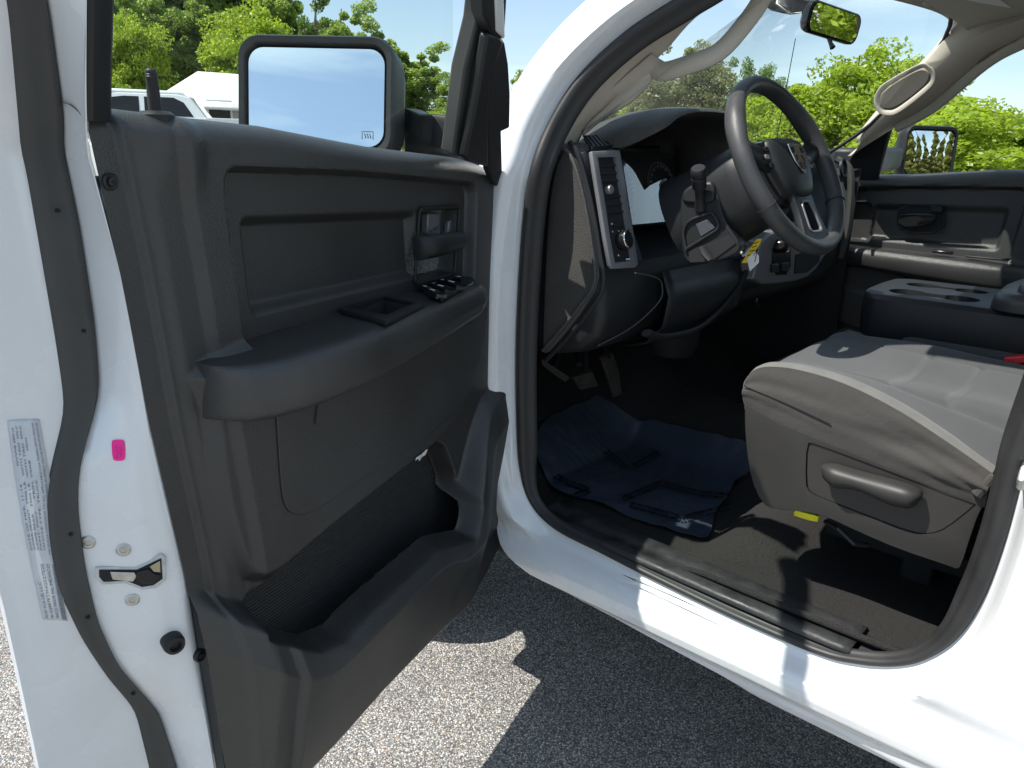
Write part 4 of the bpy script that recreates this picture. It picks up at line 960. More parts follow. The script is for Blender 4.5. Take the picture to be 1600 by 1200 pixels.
# emblem: chromed shield with a ram's head
EK = 1.35
emb = [(x*EK, y*EK) for x, y in [(-.021, .020), (.021, .020), (.023, .012), (.019, -.006), (.010, -.020), (0, -.027), (-.010, -.020), (-.019, -.006), (-.023, .012)]]
prism('wheel_emblem', [wp(x, y+.006, .0236) for x, y in emb], wn*.003, M_chrome, wheel, .001)
for sg in (-1, 1):
    for q in ([(.012, .019), (.024, .020), (.026, .010), (.020, .006), (.013, .010)], [(.009, .004), (.016, .002), (.017, -.010), (.010, -.004)], [(.006, -.012), (.012, -.014), (.007, -.025), (.003, -.028)]):
        prism('emblem_inlay', [wp(sg*x, y+.006, .0267) for x, y in q], wn*.0006, M_gloss, wheel, 0)
# spokes: two side ones and the slotted lower pair
def spoke(name, pts, hh, w, m=M_plast2):
    rw = []
    P = cr_(pts, 5)
    for k, (x, y) in enumerate(P):
        t = k/(len(P)-1); d = (P[min(k+1, len(P)-1)]-P[max(k-1, 0)]); d /= np.linalg.norm(d); q = A([-d[1], d[0]]); ww = np.interp(t, [0, .5, 1], w); h_ = lerp(hh[0], hh[1], t)
        rw.append([wp(x+q[0]*ww*a, y+q[1]*ww*a, h_+b) for a, b in ((-1, -.004), (-.8, .006), (0, .010), (.8, .006), (1, -.004), (.8, -.012), (-.8, -.012))])
    return loft(name, rw, m, wheel, cc=True, caps=True, ang=60)
spoke('side_spoke', [(.055, .012), (.10, .022), (.145, .035), (.172, .045)], (-.008, -.002), (.030, .022, .024))
spoke('side_spoke', [(-.055, .012), (-.10, .022), (-.145, .035), (-.172, .045)], (-.008, -.002), (.030, .022, .024))
lsp = prism('lower_spoke', rc([wp(x, y, -.010+.0*y) for x, y in [(-.044, -.050), (.044, -.050), (.040, -.100), (.060, -.172), (0, -.180), (-.060, -.172), (-.040, -.100)]], .02), wn*.016, M_plast2, wheel, .004, seg=3)
slo = rc([wp(x, y, -.03) for x, y in [(-.020, -.080), (.020, -.080), (.028, -.146), (-.028, -.146)]], .014)
cut(lsp, prism('k', slo, wn*.06, M_dark, None, 0))
tube('spoke_trim_ring', [p+wn*.0355 for p in slo], .003, M_silver, wheel, n=8, closed=True)
prism('spoke_inlay', [p+wn*.019 for p in slo], wn*.003, M_gloss, wheel, 0)
for sg in (1, -1):
    for k, (x, y) in enumerate(((.083, .030), (.092, .014), (.086, -.004))): prism('wheel_button', [wp(sg*x+a, y+b, .0035) for a, b in rrect(.016, .010, .003, 3)], wn*.004, M_silver if k == 1 else M_gloss, wheel, .001)
# column shroud from the wheel hub into the dash
rw = []
for h_, sx, sy, dy in ((-.045, .075, .072, .0), (-.06, .088, .085, -.002), (-.085, .092, .090, -.004), (-.12, .094, .092, -.006), (-.17, .096, .095, -.008), (-.25, .098, .10, -.004)):
    rw.append([wp(x, y+dy, h_) for x, y in [(sx*math.copysign(abs(math.cos(a))**.75, math.cos(a)), sy*math.copysign(abs(math.sin(a))**.75, math.sin(a))) for a in np.linspace(0, 2*math.pi, 32, endpoint=False)]])
shroud = loft('column_shroud', rw, M_plast2, truck, cc=True, caps=True, ang=50)
# switch housing with the recessed pocket at the left under the stalk
def cx(px, py, x=.285): return PX(px, py, x)
sh = chaikin([cx(*p) for p in [(1064, 300), (1078, 290), (1112, 284), (1122, 300), (1132, 345), (1160, 384), (1150, 400), (1112, 412), (1075, 414), (1066, 398), (1062, 350)]], 1)
hs_ = prism('column_switch_housing', sh, A([.07, .02, 0]), M_plast2, shroud, .005)
fr_ = cr_([cx(*p, .282) for p in [(1072, 390), (1068, 362), (1078, 345), (1108, 334), (1116, 338), (1122, 356), (1100, 372), (1074, 388)]], 4, closed=True)
tube('housing_frame', fr_, .0035, M_plast2, shroud, n=8, closed=True)
prism('housing_blank', [cx(*p, .2845) for p in [(1088, 350), (1108, 342), (1118, 356), (1096, 370)]], A([-.003, 0, 0]), mat('slate_plastic', (.055, .062, .075), .5), shroud, .001)
prism('housing_recess', [cx(*p, .2835) for p in [(1076, 392), (1140, 366), (1150, 380), (1112, 408), (1078, 410)]], A([-.0008, 0, 0]), M_dark, shroud, 0)
tube('tilt_lever', [cx(1098, 388, .275), cx(1104, 398, .262), cx(1112, 408, .252)], [.009, .011, .008], M_plast2, shroud, n=10, flat=.6)
prism('stalk_cowl', chaikin([cx(*p, .278) for p in [(1064, 318), (1066, 300), (1080, 288), (1108, 282), (1116, 288), (1118, 316), (1094, 320)]], 1), A([.05, .01, .0]), M_silver if False else M_plast2, shroud, .006)
s0, s1 = cx(1094, 312, .275), cx(1091, 262, .235); d = s1-s0
lathe('turn_signal_stalk', s0, d, [(.014, -.02), (.010, 0), (.0095, np.linalg.norm(d)*.30), (.0145, np.linalg.norm(d)*.42), (.0150, np.linalg.norm(d)*.70), (.0135, np.linalg.norm(d)*.72), (.0155, np.linalg.norm(d)*.77), (.0158, np.linalg.norm(d)*.95), (.013, np.linalg.norm(d)), (0, np.linalg.norm(d)*1.005)], M_plast2, shroud, 24, ang=40)
s0, s1 = wp(.085, .02, -.085), wp(.155, .075, -.075); tube('gear_lever', [s0, s0*.5+s1*.5, s1], [.007, .007, .011], M_plast2, shroud, n=10)
# ignition key with its tags
kp = PX(1163, 392, .40)
lathe('ignition_lock', kp, A([-.3, -1, .35]), [(.016, -.03), (.016, .002), (.013, .005), (0, .005)], M_chrome, shroud, 20)
# ------------------------------------------------------------------ center stack
def st(px, py, y=.815): return PY(px, py, y)
prism('center_stack_panel', chaikin([A([.78, .86, 1.45]), A([1.10, .86, 1.45]), A([1.12, .86, 1.38]), A([1.10, .84, 1.12]), A([1.04, .85, 1.08]), A([.72, .86, 1.075]), A([.735, .84, 1.12]), A([.755, .86, 1.38])], 1), A([0, .05, 0]), M_plast2, dash, .01)
ap = prism('stack_lower_bezel', chaikin([st(*p, .80) for p in [(1190, 368), (1240, 352), (1290, 360), (1296, 390), (1268, 432), (1236, 442), (1176, 446), (1184, 410)]], 1), A([0, .05, 0]), M_silver, dash, .006)
prism('switch_field', chaikin([st(*p, .798) for p in [(1208, 374), (1236, 372), (1236, 430), (1206, 430)]], 1), A([0, .01, 0]), M_gloss, dash, .002)
k4 = st(1220, 384, .79); lathe('drive_selector_knob', k4, (0, -1, .2), [(.019, -.01), (.019, .010), (.015, .016), (0, .016)], M_gloss, dash, 26)
tube('knob_ring', [k4+A([0, -.016, .003])+.017*(math.cos(a)*A([1, 0, 0])+math.sin(a)*A([0, .2, 1])) for a in np.linspace(-1.6, 1.6, 14)], .002, M_chrome, dash, n=6)
for p in ((1212, 420), (1228, 418)): prism('stack_button', [st(p[0]+a, p[1]+b, .795) for a, b in ((-6, -7), (6, -8), (6, 5), (-6, 6))], A([0, .006, 0]), M_plast2, dash, .002)
prism('stack_tray', [st(*p, .797) for p in [(1244, 398), (1284, 388), (1280, 410), (1262, 426), (1242, 428)]], A([0, .01, 0]), M_dark, dash, .002)
lathe('power_outlet', PY(1182, 472, .86), (0, -1, .2), [(.013, 0), (.013, .004), (.009, .006), (.0085, .002), (0, .002)], M_gloss, dash, 20)
# stack vents with silver frames
for x0_, x1_ in ((.80, .895), (.925, 1.02)):
    fr_ = [A([x, .845-.0, z]) for x, z in ((x0_, 1.335), (x1_, 1.335), (x1_, 1.425), (x0_, 1.425))]
    fb_ = prism('stack_vent_frame', fr_, A([0, .02, 0]), M_silver, dash, .003)
    prism('vent_well', [p+A([0, -.002, 0])+(sum(fr_)/4-p)*.13 for p in fr_], A([0, .003, 0]), M_dark, dash, 0)
    for z in np.linspace(1.352, 1.408, 5): prism('vent_slat', [A([x0_+.008, .842, z]), A([x1_-.008, .842, z]), A([x1_-.008, .836, z+.004]), A([x0_+.008, .836, z+.004])], Z*-.003, M_silver if z > 1.37 and z < 1.39 else M_plast2, dash, 0)
rad = prism('radio', [A([.80, .842, 1.215]), A([1.02, .842, 1.215]), A([1.02, .842, 1.325]), A([.80, .842, 1.325])], A([0, .02, 0]), M_gloss, dash, .004)
for x in (.822, .998): lathe('radio_knob', A([x, .842, 1.24]), (0, -1, 0), [(.013, 0), (.013, .014), (.011, .016), (0, .016)], M_silver, dash, 20)
for x in (.83, .91, .99): lathe('climate_knob', A([x, .842, 1.165]), (0, -1, 0), [(.019, 0), (.0185, .014), (.015, .017), (0, .017)], M_silver, dash, 24)
# passenger side: glove shelf lips
tube('glove_shelf_lip', [A([1.10, .868, 1.205]), A([1.46, .868, 1.205])], .008, M_plast2, dash, n=8)
for k in range(1): lathe('passenger_vent', PY(1318, 262, .88), (0, -1, .2), [(.03, -.004), (.03, .003), (.024, .004), (.022, -.003), (0, -.003)], M_plast2, dash, 24)
tube('dash_end_rib', cr_([A([1.567, .93, 1.43]), A([1.572, .885, 1.40]), A([1.572, .868, 1.32]), A([1.572, .862, 1.2]), A([1.57, .87, 1.1])], 5), .012, M_dash, dash, n=8)
prism('glove_box_door', chaikin([A([1.12, .852, 1.18]), A([1.48, .852, 1.18]), A([1.48, .868, 1.06]), A([1.12, .868, 1.06])], 1), A([0, .02, 0]), M_plast2, dash, .004)

# key tags hang from the key: things of their own
k0_ = PX(1178, 376, .37)
tg = prism('key_tag', [PX(px, py, .37) for px, py in [(1183, 373), (1191, 373), (1186, 384), (1167, 411), (1159, 411), (1172, 388)]], A([-.0015, 0, 0]), M_yellow, None, .0004)
tag(tg, 'yellow plastic tag hanging from the ignition key', 'key tag')
acc = ([], [])
for k, (a, b) in enumerate([((1186, 377), (1178, 380)), ((1183, 383), (1175, 386)), ((1179, 390), (1171, 392)), ((1174, 397), (1167, 399))]):
    A0, B0 = PX(*a, .3682), PX(*b, .3682); b0 = len(acc[0]); acc[0].extend([A0, B0, B0+A([0, 0, -.002]), A0+A([0, 0, -.002])]); acc[1].append((b0, b0+1, b0+2, b0+3))
mk('tag_print', acc[0], acc[1], M_dark, tg, smooth=False)
tg2 = prism('key_tag', [PX(px, py, .365) for px, py in [(1167, 404), (1180, 392), (1186, 400), (1186, 410), (1172, 424)]], A([-.001, 0, 0]), M_white, None, .0003)
tag(tg2, 'white paper tag hanging under the yellow key tag', 'key tag')
tube('tag_string', [PX(*p, .3625) for p in [(1184, 389), (1182, 395), (1181, 403), (1179, 409)]], .0008, M_dark, tg2, n=5)
tube('tag_string', [PX(*p, .3625) for p in [(1183, 390), (1177, 399)]], .0006, M_dark, tg2, n=5)

# ------------------------------------------------------------------ driver seat
TX = .168                                # outer face of the seat's plastic trim
def tx(px, py, x=TX): return PX(px, py, x)
edge = cr_([tx(*p, .175) for p in [(1170, 588), (1179, 578), (1203, 572), (1250, 577), (1320, 598), (1400, 637), (1480, 688), (1552, 738)]], 6)
ea = A(edge); ez = lambda y: np.interp(y, ea[::-1, 1], ea[::-1, 2]); y_front = ea[:, 1].max()
rows = []
for y in list(np.linspace(y_front+.004, y_front-.03, 8))+list(np.linspace(y_front-.036, -.30, 130)):
    q = min(1, max(0, (y_front+.012-y)/.045)); q = math.sqrt(1-(1-q)**2); r = []
    for t in np.linspace(0, 1, 81):
        x = .178+.490*t; c = 4*t*(1-t)
        z0 = ez(y) if y > .14 else ez(.14)+(.14-y)*.12
        zr = 1.030-.02*ss(y, .4, -.1)
        zc = z0*(1-ss(t, 0, .30))+zr*ss(t, 0, .30)+.010*c-.020*math.exp(-((t-.5)/.20)**2)*ss(y, .5, .3)
        zc += .012*math.exp(-((t-.90)/.07)**2)
        zc -= .030*ss(t, .94, 1.0)
        for ys in (.33, .235, .12):
            zc -= .0075*math.exp(-((y-ys-.02*abs(t-.5))/.006)**2)*ss(t, .16, .22)*(1-ss(t, .78, .84))
        for xs in (.185, .80):
            zc -= .0075*math.exp(-((t-xs)/.014)**2)*(1-ss(y, .40, .46))
        zc -= (1-q)*.05
        zc += .003*mn.noise(Vector((x*9, y*9, 1)))
        r.append([x-.0*(1-q), y-.0, zc])
    r = [[.178+.012*(1-q), y, r[0][2]-.05]]+r+[[.675, y, r[-1][2]-.03], [.678, y, .90]]
    rows.append(r)
seat = loft('driver_seat', rows, M_fabric, truck, ang=80)
tag(seat)
# light welt running round the cushion edge
wb = []
for i, p in enumerate(edge):
    i2 = min(i+1, len(edge)-1); w = .016+.010*math.exp(-((p[1]-.30)/.25)**2); wb.append([p+A([-.006, 0, -.006]), p+A([-.004, 0, .001]), p+A([w*.5, 0, .0045]), p+A([w, 0, .0045+.0]), p+A([w+.004, 0, .001])])
loft('cushion_welt', wb, M_fabric3, seat, ang=70)
# loose side cloth with folds
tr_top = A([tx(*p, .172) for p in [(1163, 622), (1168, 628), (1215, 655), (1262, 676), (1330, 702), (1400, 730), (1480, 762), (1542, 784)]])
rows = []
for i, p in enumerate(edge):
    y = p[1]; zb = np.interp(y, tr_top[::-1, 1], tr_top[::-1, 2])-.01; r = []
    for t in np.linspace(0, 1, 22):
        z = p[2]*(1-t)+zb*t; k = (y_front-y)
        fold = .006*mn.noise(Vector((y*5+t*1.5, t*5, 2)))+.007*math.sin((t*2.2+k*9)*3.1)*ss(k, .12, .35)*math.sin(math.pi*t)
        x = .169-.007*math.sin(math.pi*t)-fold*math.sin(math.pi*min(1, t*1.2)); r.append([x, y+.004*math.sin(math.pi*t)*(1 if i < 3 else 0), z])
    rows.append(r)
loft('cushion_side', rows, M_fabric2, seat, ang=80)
fr0 = rows[0]; rows = []
for t in np.linspace(0, 1, 16):
    x = .169+.50*t; c = math.sin(math.pi*min(t*6, 1)/2); rows.append([[x, p[1]+.028*c*math.sin(math.pi*(j+3)/(len(fr0)+5)), p[2]+.0] for j, p in enumerate(fr0)])
loft('cushion_front', rows, M_fabric2, seat, ang=80)
tube('side_seam', [p+A([-.009, 0, 0]) for p in cr_([tx(*p, .168) for p in [(1166, 600), (1172, 604), (1230, 628), (1300, 660)]], 5)], .0012, M_dark, seat, n=5)
cl = cr_([tx(*p, .160) for p in [(1537, 778), (1546, 768), (1556, 745), (1549, 741), (1540, 748), (1528, 762)]], 4, closed=True)
tube('side_gather', [tx(*p, .165) for p in [(1527, 772), (1540, 758), (1553, 744)]], [.010, .008, .006], M_fabric2, seat, n=10)
# seat back bottom, behind the pillar
box('seat_back', (.43, -.22, 1.28), (AX[0], AX[1], AX[2]+A([0, -.28, 0])), (.48, .15, .70), M_fabric, seat, .05, seg=4)
# plastic trim with scooped field and recline lever
to = [(1163, 640), (1166, 630), (1172, 628), (1190, 634), (1228, 652), (1248, 668), (1264, 673), (1330, 700), (1440, 742), (1541, 779), (1543, 784), (1530, 800), (1516, 840), (1502, 884), (1496, 890), (1481, 884), (1403, 858), (1343, 832), (1290, 807), (1250, 798), (1208, 796), (1190, 786), (1173, 748), (1165, 690)]
trim = prism('seat_trim', chaikin([tx(*p) for p in to], 1), A([.045, 0, 0]), M_trim, seat, .007, seg=3)
tc = chaikin([tx(*p) for p in [(1260, 692), (1272, 692), (1400, 740), (1524, 787), (1526, 790), (1478, 828), (1455, 836), (1425, 834), (1350, 805), (1280, 778), (1264, 770), (1258, 755)]], 1)
cut(trim, prism('k', [p-A([.02, 0, 0]) for p in tc], A([.026, 0, 0]), M_dark, None, 0))
M_panelb = mat('brown_black_plastic', (.030, .027, .026), .55, bump=[('noise', 500, .12, .0006)], var=(10, .08))
cm_ = sum(tc)/len(tc); prism('trim_field', [cm_+(p-cm_)*.985+A([.003, 0, 0]) for p in tc], A([.01, 0, 0]), M_panelb, seat, .002)
lv = []
lt_ = cr_([tx(*p, .150) for p in [(1284, 722), (1300, 726), (1340, 738), (1400, 754), (1432, 764), (1440, 770)]], 5); lb_ = cr_([tx(*p, .150) for p in [(1286, 752), (1304, 762), (1340, 766), (1390, 788), (1425, 794), (1438, 782)]], 5)
lt_, lb_ = resample(lt_, 22), resample(lb_, 22)
for i, (a, b) in enumerate(zip(lt_, lb_)):
    e = math.sin(math.pi*min(1, (i+.6)/4)/2)*math.sin(math.pi*min(1, (22-i-.4)/4)/2); c = a*.5+b*.5; a2, b2 = c+(a-c)*(.55+.45*e), c+(b-c)*(.55+.45*e)
    lv.append([a2+A([.012, 0, 0]), a2+A([-.004*e, 0, -.001]), a2*.8+b2*.2+A([-.016*e, 0, 0]), c+A([-.019*e, 0, 0]), a2*.2+b2*.8+A([-.013*e, 0, 0]), b2+A([-.002*e, 0, 0]), b2+A([.012, 0, 0])])
loft('recline_lever', lv, M_trim, seat, cc=True, caps=True, ang=60)
prism('lever_rail', [tx(*p, .215) for p in [(1240, 801), (1243, 797), (1279, 807), (1277, 816), (1262, 813), (1240, 806)]], A([.01, 0, 0]), M_yellow2, seat, .0015)
# runners and wiring under the seat
for x in (.24, .60): box('seat_runner', (x+.20*(x < .4), .10, .655), AX, (.05, .70, .045), M_dark, seat, .006)
for x in (.24, .60):
    for y in (.26, -.2): box('seat_foot', (x+.20*(x < .4), y, .61), AX, (.05, .06, .07), M_dark, seat, .006)
box('seat_pan', (.43, .14, .84), AX, (.42, .74, .13), M_dark, seat, .02)
tube('slide_bar', [tx(1290, 815, .23), tx(1310, 826, .2), tx(1335, 850, .2), tx(1356, 852, .22)], .005, M_plast2, seat, n=8)
# carpet-covered riser ahead of the seat
rz = []
for x in np.linspace(.20, 1.45, 26):
    e = math.sin(math.pi*min(1, max(.02, (x-.195)/.10))/2); rz.append([[x, y, floorz(x, y)-.004+e*hh] for y, hh in ((.69, 0), (.66, .022), (.61, .050), (.56, .060), (.50, .058), (.42, .02), (.38, 0))])
loft('carpet_riser', rz, M_carpet, truck, caps=True, ang=70)

# ------------------------------------------------------------------ centre console (folding middle seat)
def cz(px, py, z): return PZ(px, py, z)
ct = [(1366, 472), (1367, 462), (1376, 452), (1396, 443), (1425, 438), (1465, 436), (1512, 437), (1640, 440), (1660, 520), (1600, 487), (1545, 482), (1510, 487), (1440, 491), (1400, 487), (1372, 480)]
ctp = [PZ(px, py, 1.125) for px, py in ct[:6]]
print('console top', ctp[0], ctp[5])
x0, x1, yf = .700, 1.06, .540
rows = []
for y in list(yf-np.array([0, .003, .010, .022, .04]))+list(np.linspace(yf-.08, -.30, 12)):
    q = min(1, (yf-y)/.04); q = math.sqrt(max(0, 1-(1-q)**2)); zt = 1.128; zb = 1.020-.02*ss(y, .3, -.3)+.012*(1-q); ins_ = .045*(1-q)
    rows.append([[x0+ins_+.02, y, zb], [x0+ins_+.004, y, zb+.008], [x0+ins_, y, zb+.03], [x0+ins_-.002, y, 1.09], [x0+ins_+.002, y, zt-.012], [x0+ins_+.012, y, zt-.002], [x0+ins_+.03, y, zt], [(x0+x1)/2, y, zt+.002],
                 [x1-ins_-.03, y, zt], [x1-ins_-.010, y, zt-.003], [x1-ins_, y, zt-.02], [x1-ins_, y, zb+.03], [x1-ins_-.02, y, zb]])
cons = loft('center_console', rows, M_plast2, truck, cc=True, caps=True, ang=60)
cyl = []
for (cx_, cy_, r_) in ((.785, .455, .042), (.785, .345, .042), (.925, .455, .040), (.925, .350, .040)):
    cyl.append(lathe('k', (cx_, cy_, 1.07), (0, 0, 1), [(r_*.9, 0), (r_, .09)], M_dark, None, 32))
cyl.append(box('k', (.785, .40, 1.12), AX, (.045, .10, .05), M_dark, None, 0)); cyl.append(box('k', (.925, .40, 1.12), AX, (.035, .10, .06), M_dark, None, 0))
cut(cons, *cyl)
for (cx_, cy_, r_) in ((.785, .455, .042), (.785, .345, .042), (.925, .455, .040), (.925, .350, .040)):
    lathe('cup_holder_floor', (cx_, cy_, 1.071), (0, 0, 1), [(r_*.86, 0), (r_*.88, .004), (0, .004)], M_gloss, cons, 30)
    for a in (0.6, 2.7, 4.8): box('cup_gripper', (cx_+math.cos(a)*r_*.93, cy_+math.sin(a)*r_*.93, 1.112), (A([math.cos(a), math.sin(a), 0]), A([-math.sin(a), math.cos(a), 0]), Z), (.012, .020, .016), M_gloss, cons, .004)
def lidrows(a0, a1, y0, y1, z0, z1, rr=.03):
    rows = []
    for y in list(y0-np.array([0, .004, .012, .026, .05]))+list(np.linspace(y0-.09, y1, 8)):
        q = min(1, (y0-y)/.05); q = math.sqrt(max(0, 1-(1-q)**2)); i_ = .06*(1-q); zt = z0+(z1-z0)*(.55+.45*q)
        rows.append([[a0+i_+.004, y, z0]]+[[a0+i_+rr*(1-math.cos(a)), y, zt-rr*.75*(1-math.sin(a))] for a in np.linspace(0, math.pi/2, 6)]+[[(a0+a1)/2, y, zt+.006]]+[[a1-i_-rr*(1-math.sin(a)), y, zt-rr*.75*(1-math.cos(a))] for a in np.linspace(0, math.pi/2, 6)]+[[a1-i_-.004, y, z0]])
    return rows
loft('armrest_lid', lidrows(.675, 1.07, .275, -.35, 1.128, 1.166, .028), M_leather, cons, cc=True, caps=True, ang=60)
loft('armrest_pad', lidrows(.690, 1.055, .235, -.35, 1.160, 1.190, .035), M_leather, cons, cc=True, caps=True, ang=60)
box('console_base', (.872, .10, .84), AX, (.30, .62, .36), M_dark, cons, .02)
box('middle_seat_cushion', (.872, .05, 1.0), AX, (.36, .78, .10), M_fabric, truck, .03, seg=3)
# seat-belt buckle
bp = [PX(px, py, .655) for px, py in [(1568, 574), (1600, 566), (1650, 566), (1650, 628), (1600, 620), (1576, 612)]]
buck = prism('belt_buckle', bp, A([.025, 0, 0]), M_dark, truck, .006)
prism('release_button', [PX(px, py, .650) for px, py in [(1566, 566), (1569, 559), (1600, 556), (1650, 556), (1650, 566), (1600, 568), (1570, 574)]], A([.028, 0, 0]), M_red, buck, .003)
tube('buckle_stitch', [PX(px, py, .6535) for px, py in [(1572, 586), (1600, 582), (1650, 580)]], .0009, M_label, buck, n=5)

# ------------------------------------------------------------------ passenger door
def TP(s, n, z): return A([1.700-n, 1.078-s, z-.035])
pd_rows = []
pdoor = loft('passenger_door', [[[x, y, z] for x in (1.76, 1.80)] for y, z in ((1.10, .45), (-.0, .45))], M_paint, truck)
bpy.data.objects.remove(pdoor)
pdoor = sheet('passenger_door', [[[1.80, y, z] for y in np.linspace(1.12, -.05, 6)] for z in (.44, .8, 1.2, 1.36)], M_paint, truck, .02)
panel_mesh('door_panel', TP, M_plast, pdoor, 200, 180)
armp = [[TP(s_, n_, z_) for s_, n_, z_ in [( (lambda v: ((v-O)@es, (v-O)@en, v[2]))(A(p))) for p in r]] for r in arm]
loft('armrest', armp, M_plast, pdoor, cc=True, caps=True, ang=50)
def pj(px, py, n=0): return PX(px, py, 1.700-n)
tube('handle_bezel', chaikin([pj(*p, -.022) for p in [(1402, 320), (1474, 322), (1474, 364), (1404, 362)]], 1), .004, M_plast2, pdoor, n=8, closed=True)
prism('handle_cup', [pj(*p, -.020) for p in [(1404, 322), (1472, 324), (1472, 362), (1406, 360)]], A([.004, 0, 0]), M_dark, pdoor, 0)
prism('inner_handle', chaikin([pj(*p, .004) for p in [(1402, 334), (1430, 333), (1460, 334), (1466, 340), (1450, 352), (1404, 356)]], 1), A([.015, 0, 0]), M_gloss, pdoor, .004)
prism('lock_slide', [pj(*p, .0) for p in [(1452, 321), (1472, 323), (1472, 332), (1456, 331)]], A([.01, 0, 0]), M_plast2, pdoor, .002)
q0 = [pj(1450, 372, .055), pj(1490, 374, .055)]
prism('window_switch', [A([1.655, .60, 1.141]), A([1.63, .60, 1.141]), A([1.63, .54, 1.141]), A([1.655, .54, 1.141])], Z*.010, M_gloss, pdoor, .003)
prism('pull_cup', [A([1.665, .50, 1.138]), A([1.625, .50, 1.138]), A([1.625, .38, 1.138]), A([1.665, .38, 1.138])], Z*.006, M_plast2, pdoor, .002)
gl = []
for z in np.linspace(1.34, 1.80, 5):
    gl.append([A([1.735-.38*(z-1.38), y, z]) for y in np.linspace(.84-.8*max(0, z-1.36), -.05, 6)])
loft('window_glass', gl, M_glass, pdoor)
# mirror on the far door
cmp_ = C+ray(1451, 239)*3.42; fwp = A([-.62, -.78, .045])
wp_ = np.linalg.norm(hitp(1416, 240, fwp, cmp_)-hitp(1489, 240, fwp, cmp_)); hp_ = np.linalg.norm(hitp(1451, 202, fwp, cmp_)-hitp(1451, 272, fwp, cmp_))
print('pmirror', cmp_, wp_, hp_)
mirror(pdoor, cmp_, fwp, wp_, hp_, .17, convex=3.2)
prism('mirror_arm', [A([1.76, .93, 1.35]), A([1.76, .93, 1.47]), cmp_+A([-.13, .07, .02]), cmp_+A([-.13, .07, -.07])], A([.0, .09, 0]), M_plast2, pdoor, .015)
# door frame around far window, rear part of cab
sheet('center_pillar', [[[1.52+.19*q, y, 1.84-.46*q] for y in (-.05, -.14)] for q in (0, .5, 1)], M_beige, truck, .03)
sheet('rear_side', [[[1.74, y, z] for y in (-.05, -1.0, -1.85)] for z in (.46, 1.0, 1.38)], M_paint, truck, .02)
sheet('rear_side', [[[.0, y, z] for y in (-.97, -1.4, -1.85)] for z in (.46, 1.0, 1.38)], M_paint, truck, .02)
# striker on the pillar beside the opening
stk = PX(1600, 748, .030); tube('door_striker', [stk+A([.02, 0, .02]), stk+A([-.02, .0, .02]), stk+A([-.028, .0, .008]), stk+A([-.02, 0, -.005]), stk+A([.02, 0, -.005])], .006, M_steel, truck, n=10)
sc_ = [PX(px, py, 0) for px, py in [(966, 903), (985, 912), (1012, 923), (1060, 944), (1100, 962), (1118, 972)]]
tube('paint_scratch', [A([rocker(p[2])-.0005, p[1], p[2]]) for p in sc_], [.0004, .0016, .0008, .0013, .0009, .0003], M_rubber, truck, n=6)

# ================================================================== OUTSIDE
def gz(x, y): 
    r = math.hypot(x+1.18, y); return 1.0*float(ss(r, 9, 22))*float(ss(y, 2, 9))
ma = bpy.data.materials.new('worn_asphalt'); ma.use_nodes = True; t = ma.node_tree; b = t.nodes['Principled BSDF']; b.inputs['Roughness'].default_value = .85
tc = t.nodes.new('ShaderNodeTexCoord')
v1 = t.nodes.new('ShaderNodeTexVoronoi'); v1.inputs['Scale'].default_value = 235; v2 = t.nodes.new('ShaderNodeTexVoronoi'); v2.inputs['Scale'].default_value = 520
n1 = t.nodes.new('ShaderNodeTexNoise'); n1.inputs['Scale'].default_value = 3.2; n1.inputs['Detail'].default_value = 5
for q in (v1, v2, n1): t.links.new(tc.outputs['Object'], q.inputs[0])
sx = t.nodes.new('ShaderNodeSeparateColor'); t.links.new(v1.outputs['Color'], sx.inputs[0])
r1 = t.nodes.new('ShaderNodeValToRGB'); e = r1.color_ramp.elements; e[0].position = 0; e[0].color = (.12, .118, .115, 1); e[1].position = 1; e[1].color = (.62, .60, .56, 1)
for p_, c_ in ((.25, (.18, .18, .178, 1)), (.5, (.29, .28, .265, 1)), (.74, (.42, .41, .385, 1)), (.80, (.34, .22, .13, 1)), (.84, (.47, .45, .42, 1))): q = e.new(p_); q.color = c_
t.links.new(sx.outputs[0], r1.inputs[0])
r2 = t.nodes.new('ShaderNodeMapRange'); r2.inputs[1].default_value = .15; r2.inputs[2].default_value = .62; r2.inputs[3].default_value = 1.45; r2.inputs[4].default_value = .50; t.links.new(v1.outputs['Distance'], r2.inputs[0])
r3 = t.nodes.new('ShaderNodeMapRange'); r3.inputs[1].default_value = .3; r3.inputs[2].default_value = .7; r3.inputs[3].default_value = .92; r3.inputs[4].default_value = 1.32; t.links.new(n1.outputs[0], r3.inputs[0])
mm = t.nodes.new('ShaderNodeMath'); mm.operation = 'MULTIPLY'; t.links.new(r2.outputs[0], mm.inputs[0]); t.links.new(r3.outputs[0], mm.inputs[1])
vs = t.nodes.new('ShaderNodeVectorMath'); vs.operation = 'SCALE'; t.links.new(r1.outputs[0], vs.inputs[0]); t.links.new(mm.outputs[0], vs.inputs['Scale']); t.links.new(vs.outputs[0], b.inputs['Base Color'])
bp1 = t.nodes.new('ShaderNodeBump'); bp1.invert = True; bp1.inputs['Strength'].default_value = .9; bp1.inputs['Distance'].default_value = .004; t.links.new(v1.outputs['Distance'], bp1.inputs['Height'])
bp2 = t.nodes.new('ShaderNodeBump'); bp2.invert = True; bp2.inputs['Strength'].default_value = .5; bp2.inputs['Distance'].default_value = .0015; t.links.new(v2.outputs['Distance'], bp2.inputs['Height']); t.links.new(bp1.outputs[0], bp2.inputs['Normal']); t.links.new(bp2.outputs[0], b.inputs['Normal'])
M_asph = ma
axs = [-900, -300, -120, -60, -40, -30]+list(np.linspace(-25, 45, 71))+[60, 90, 150, 400, 900]
ays = [-900, -300, -100, -50, -30]+list(np.linspace(-20, 45, 66))+[60, 90, 150, 400, 900]
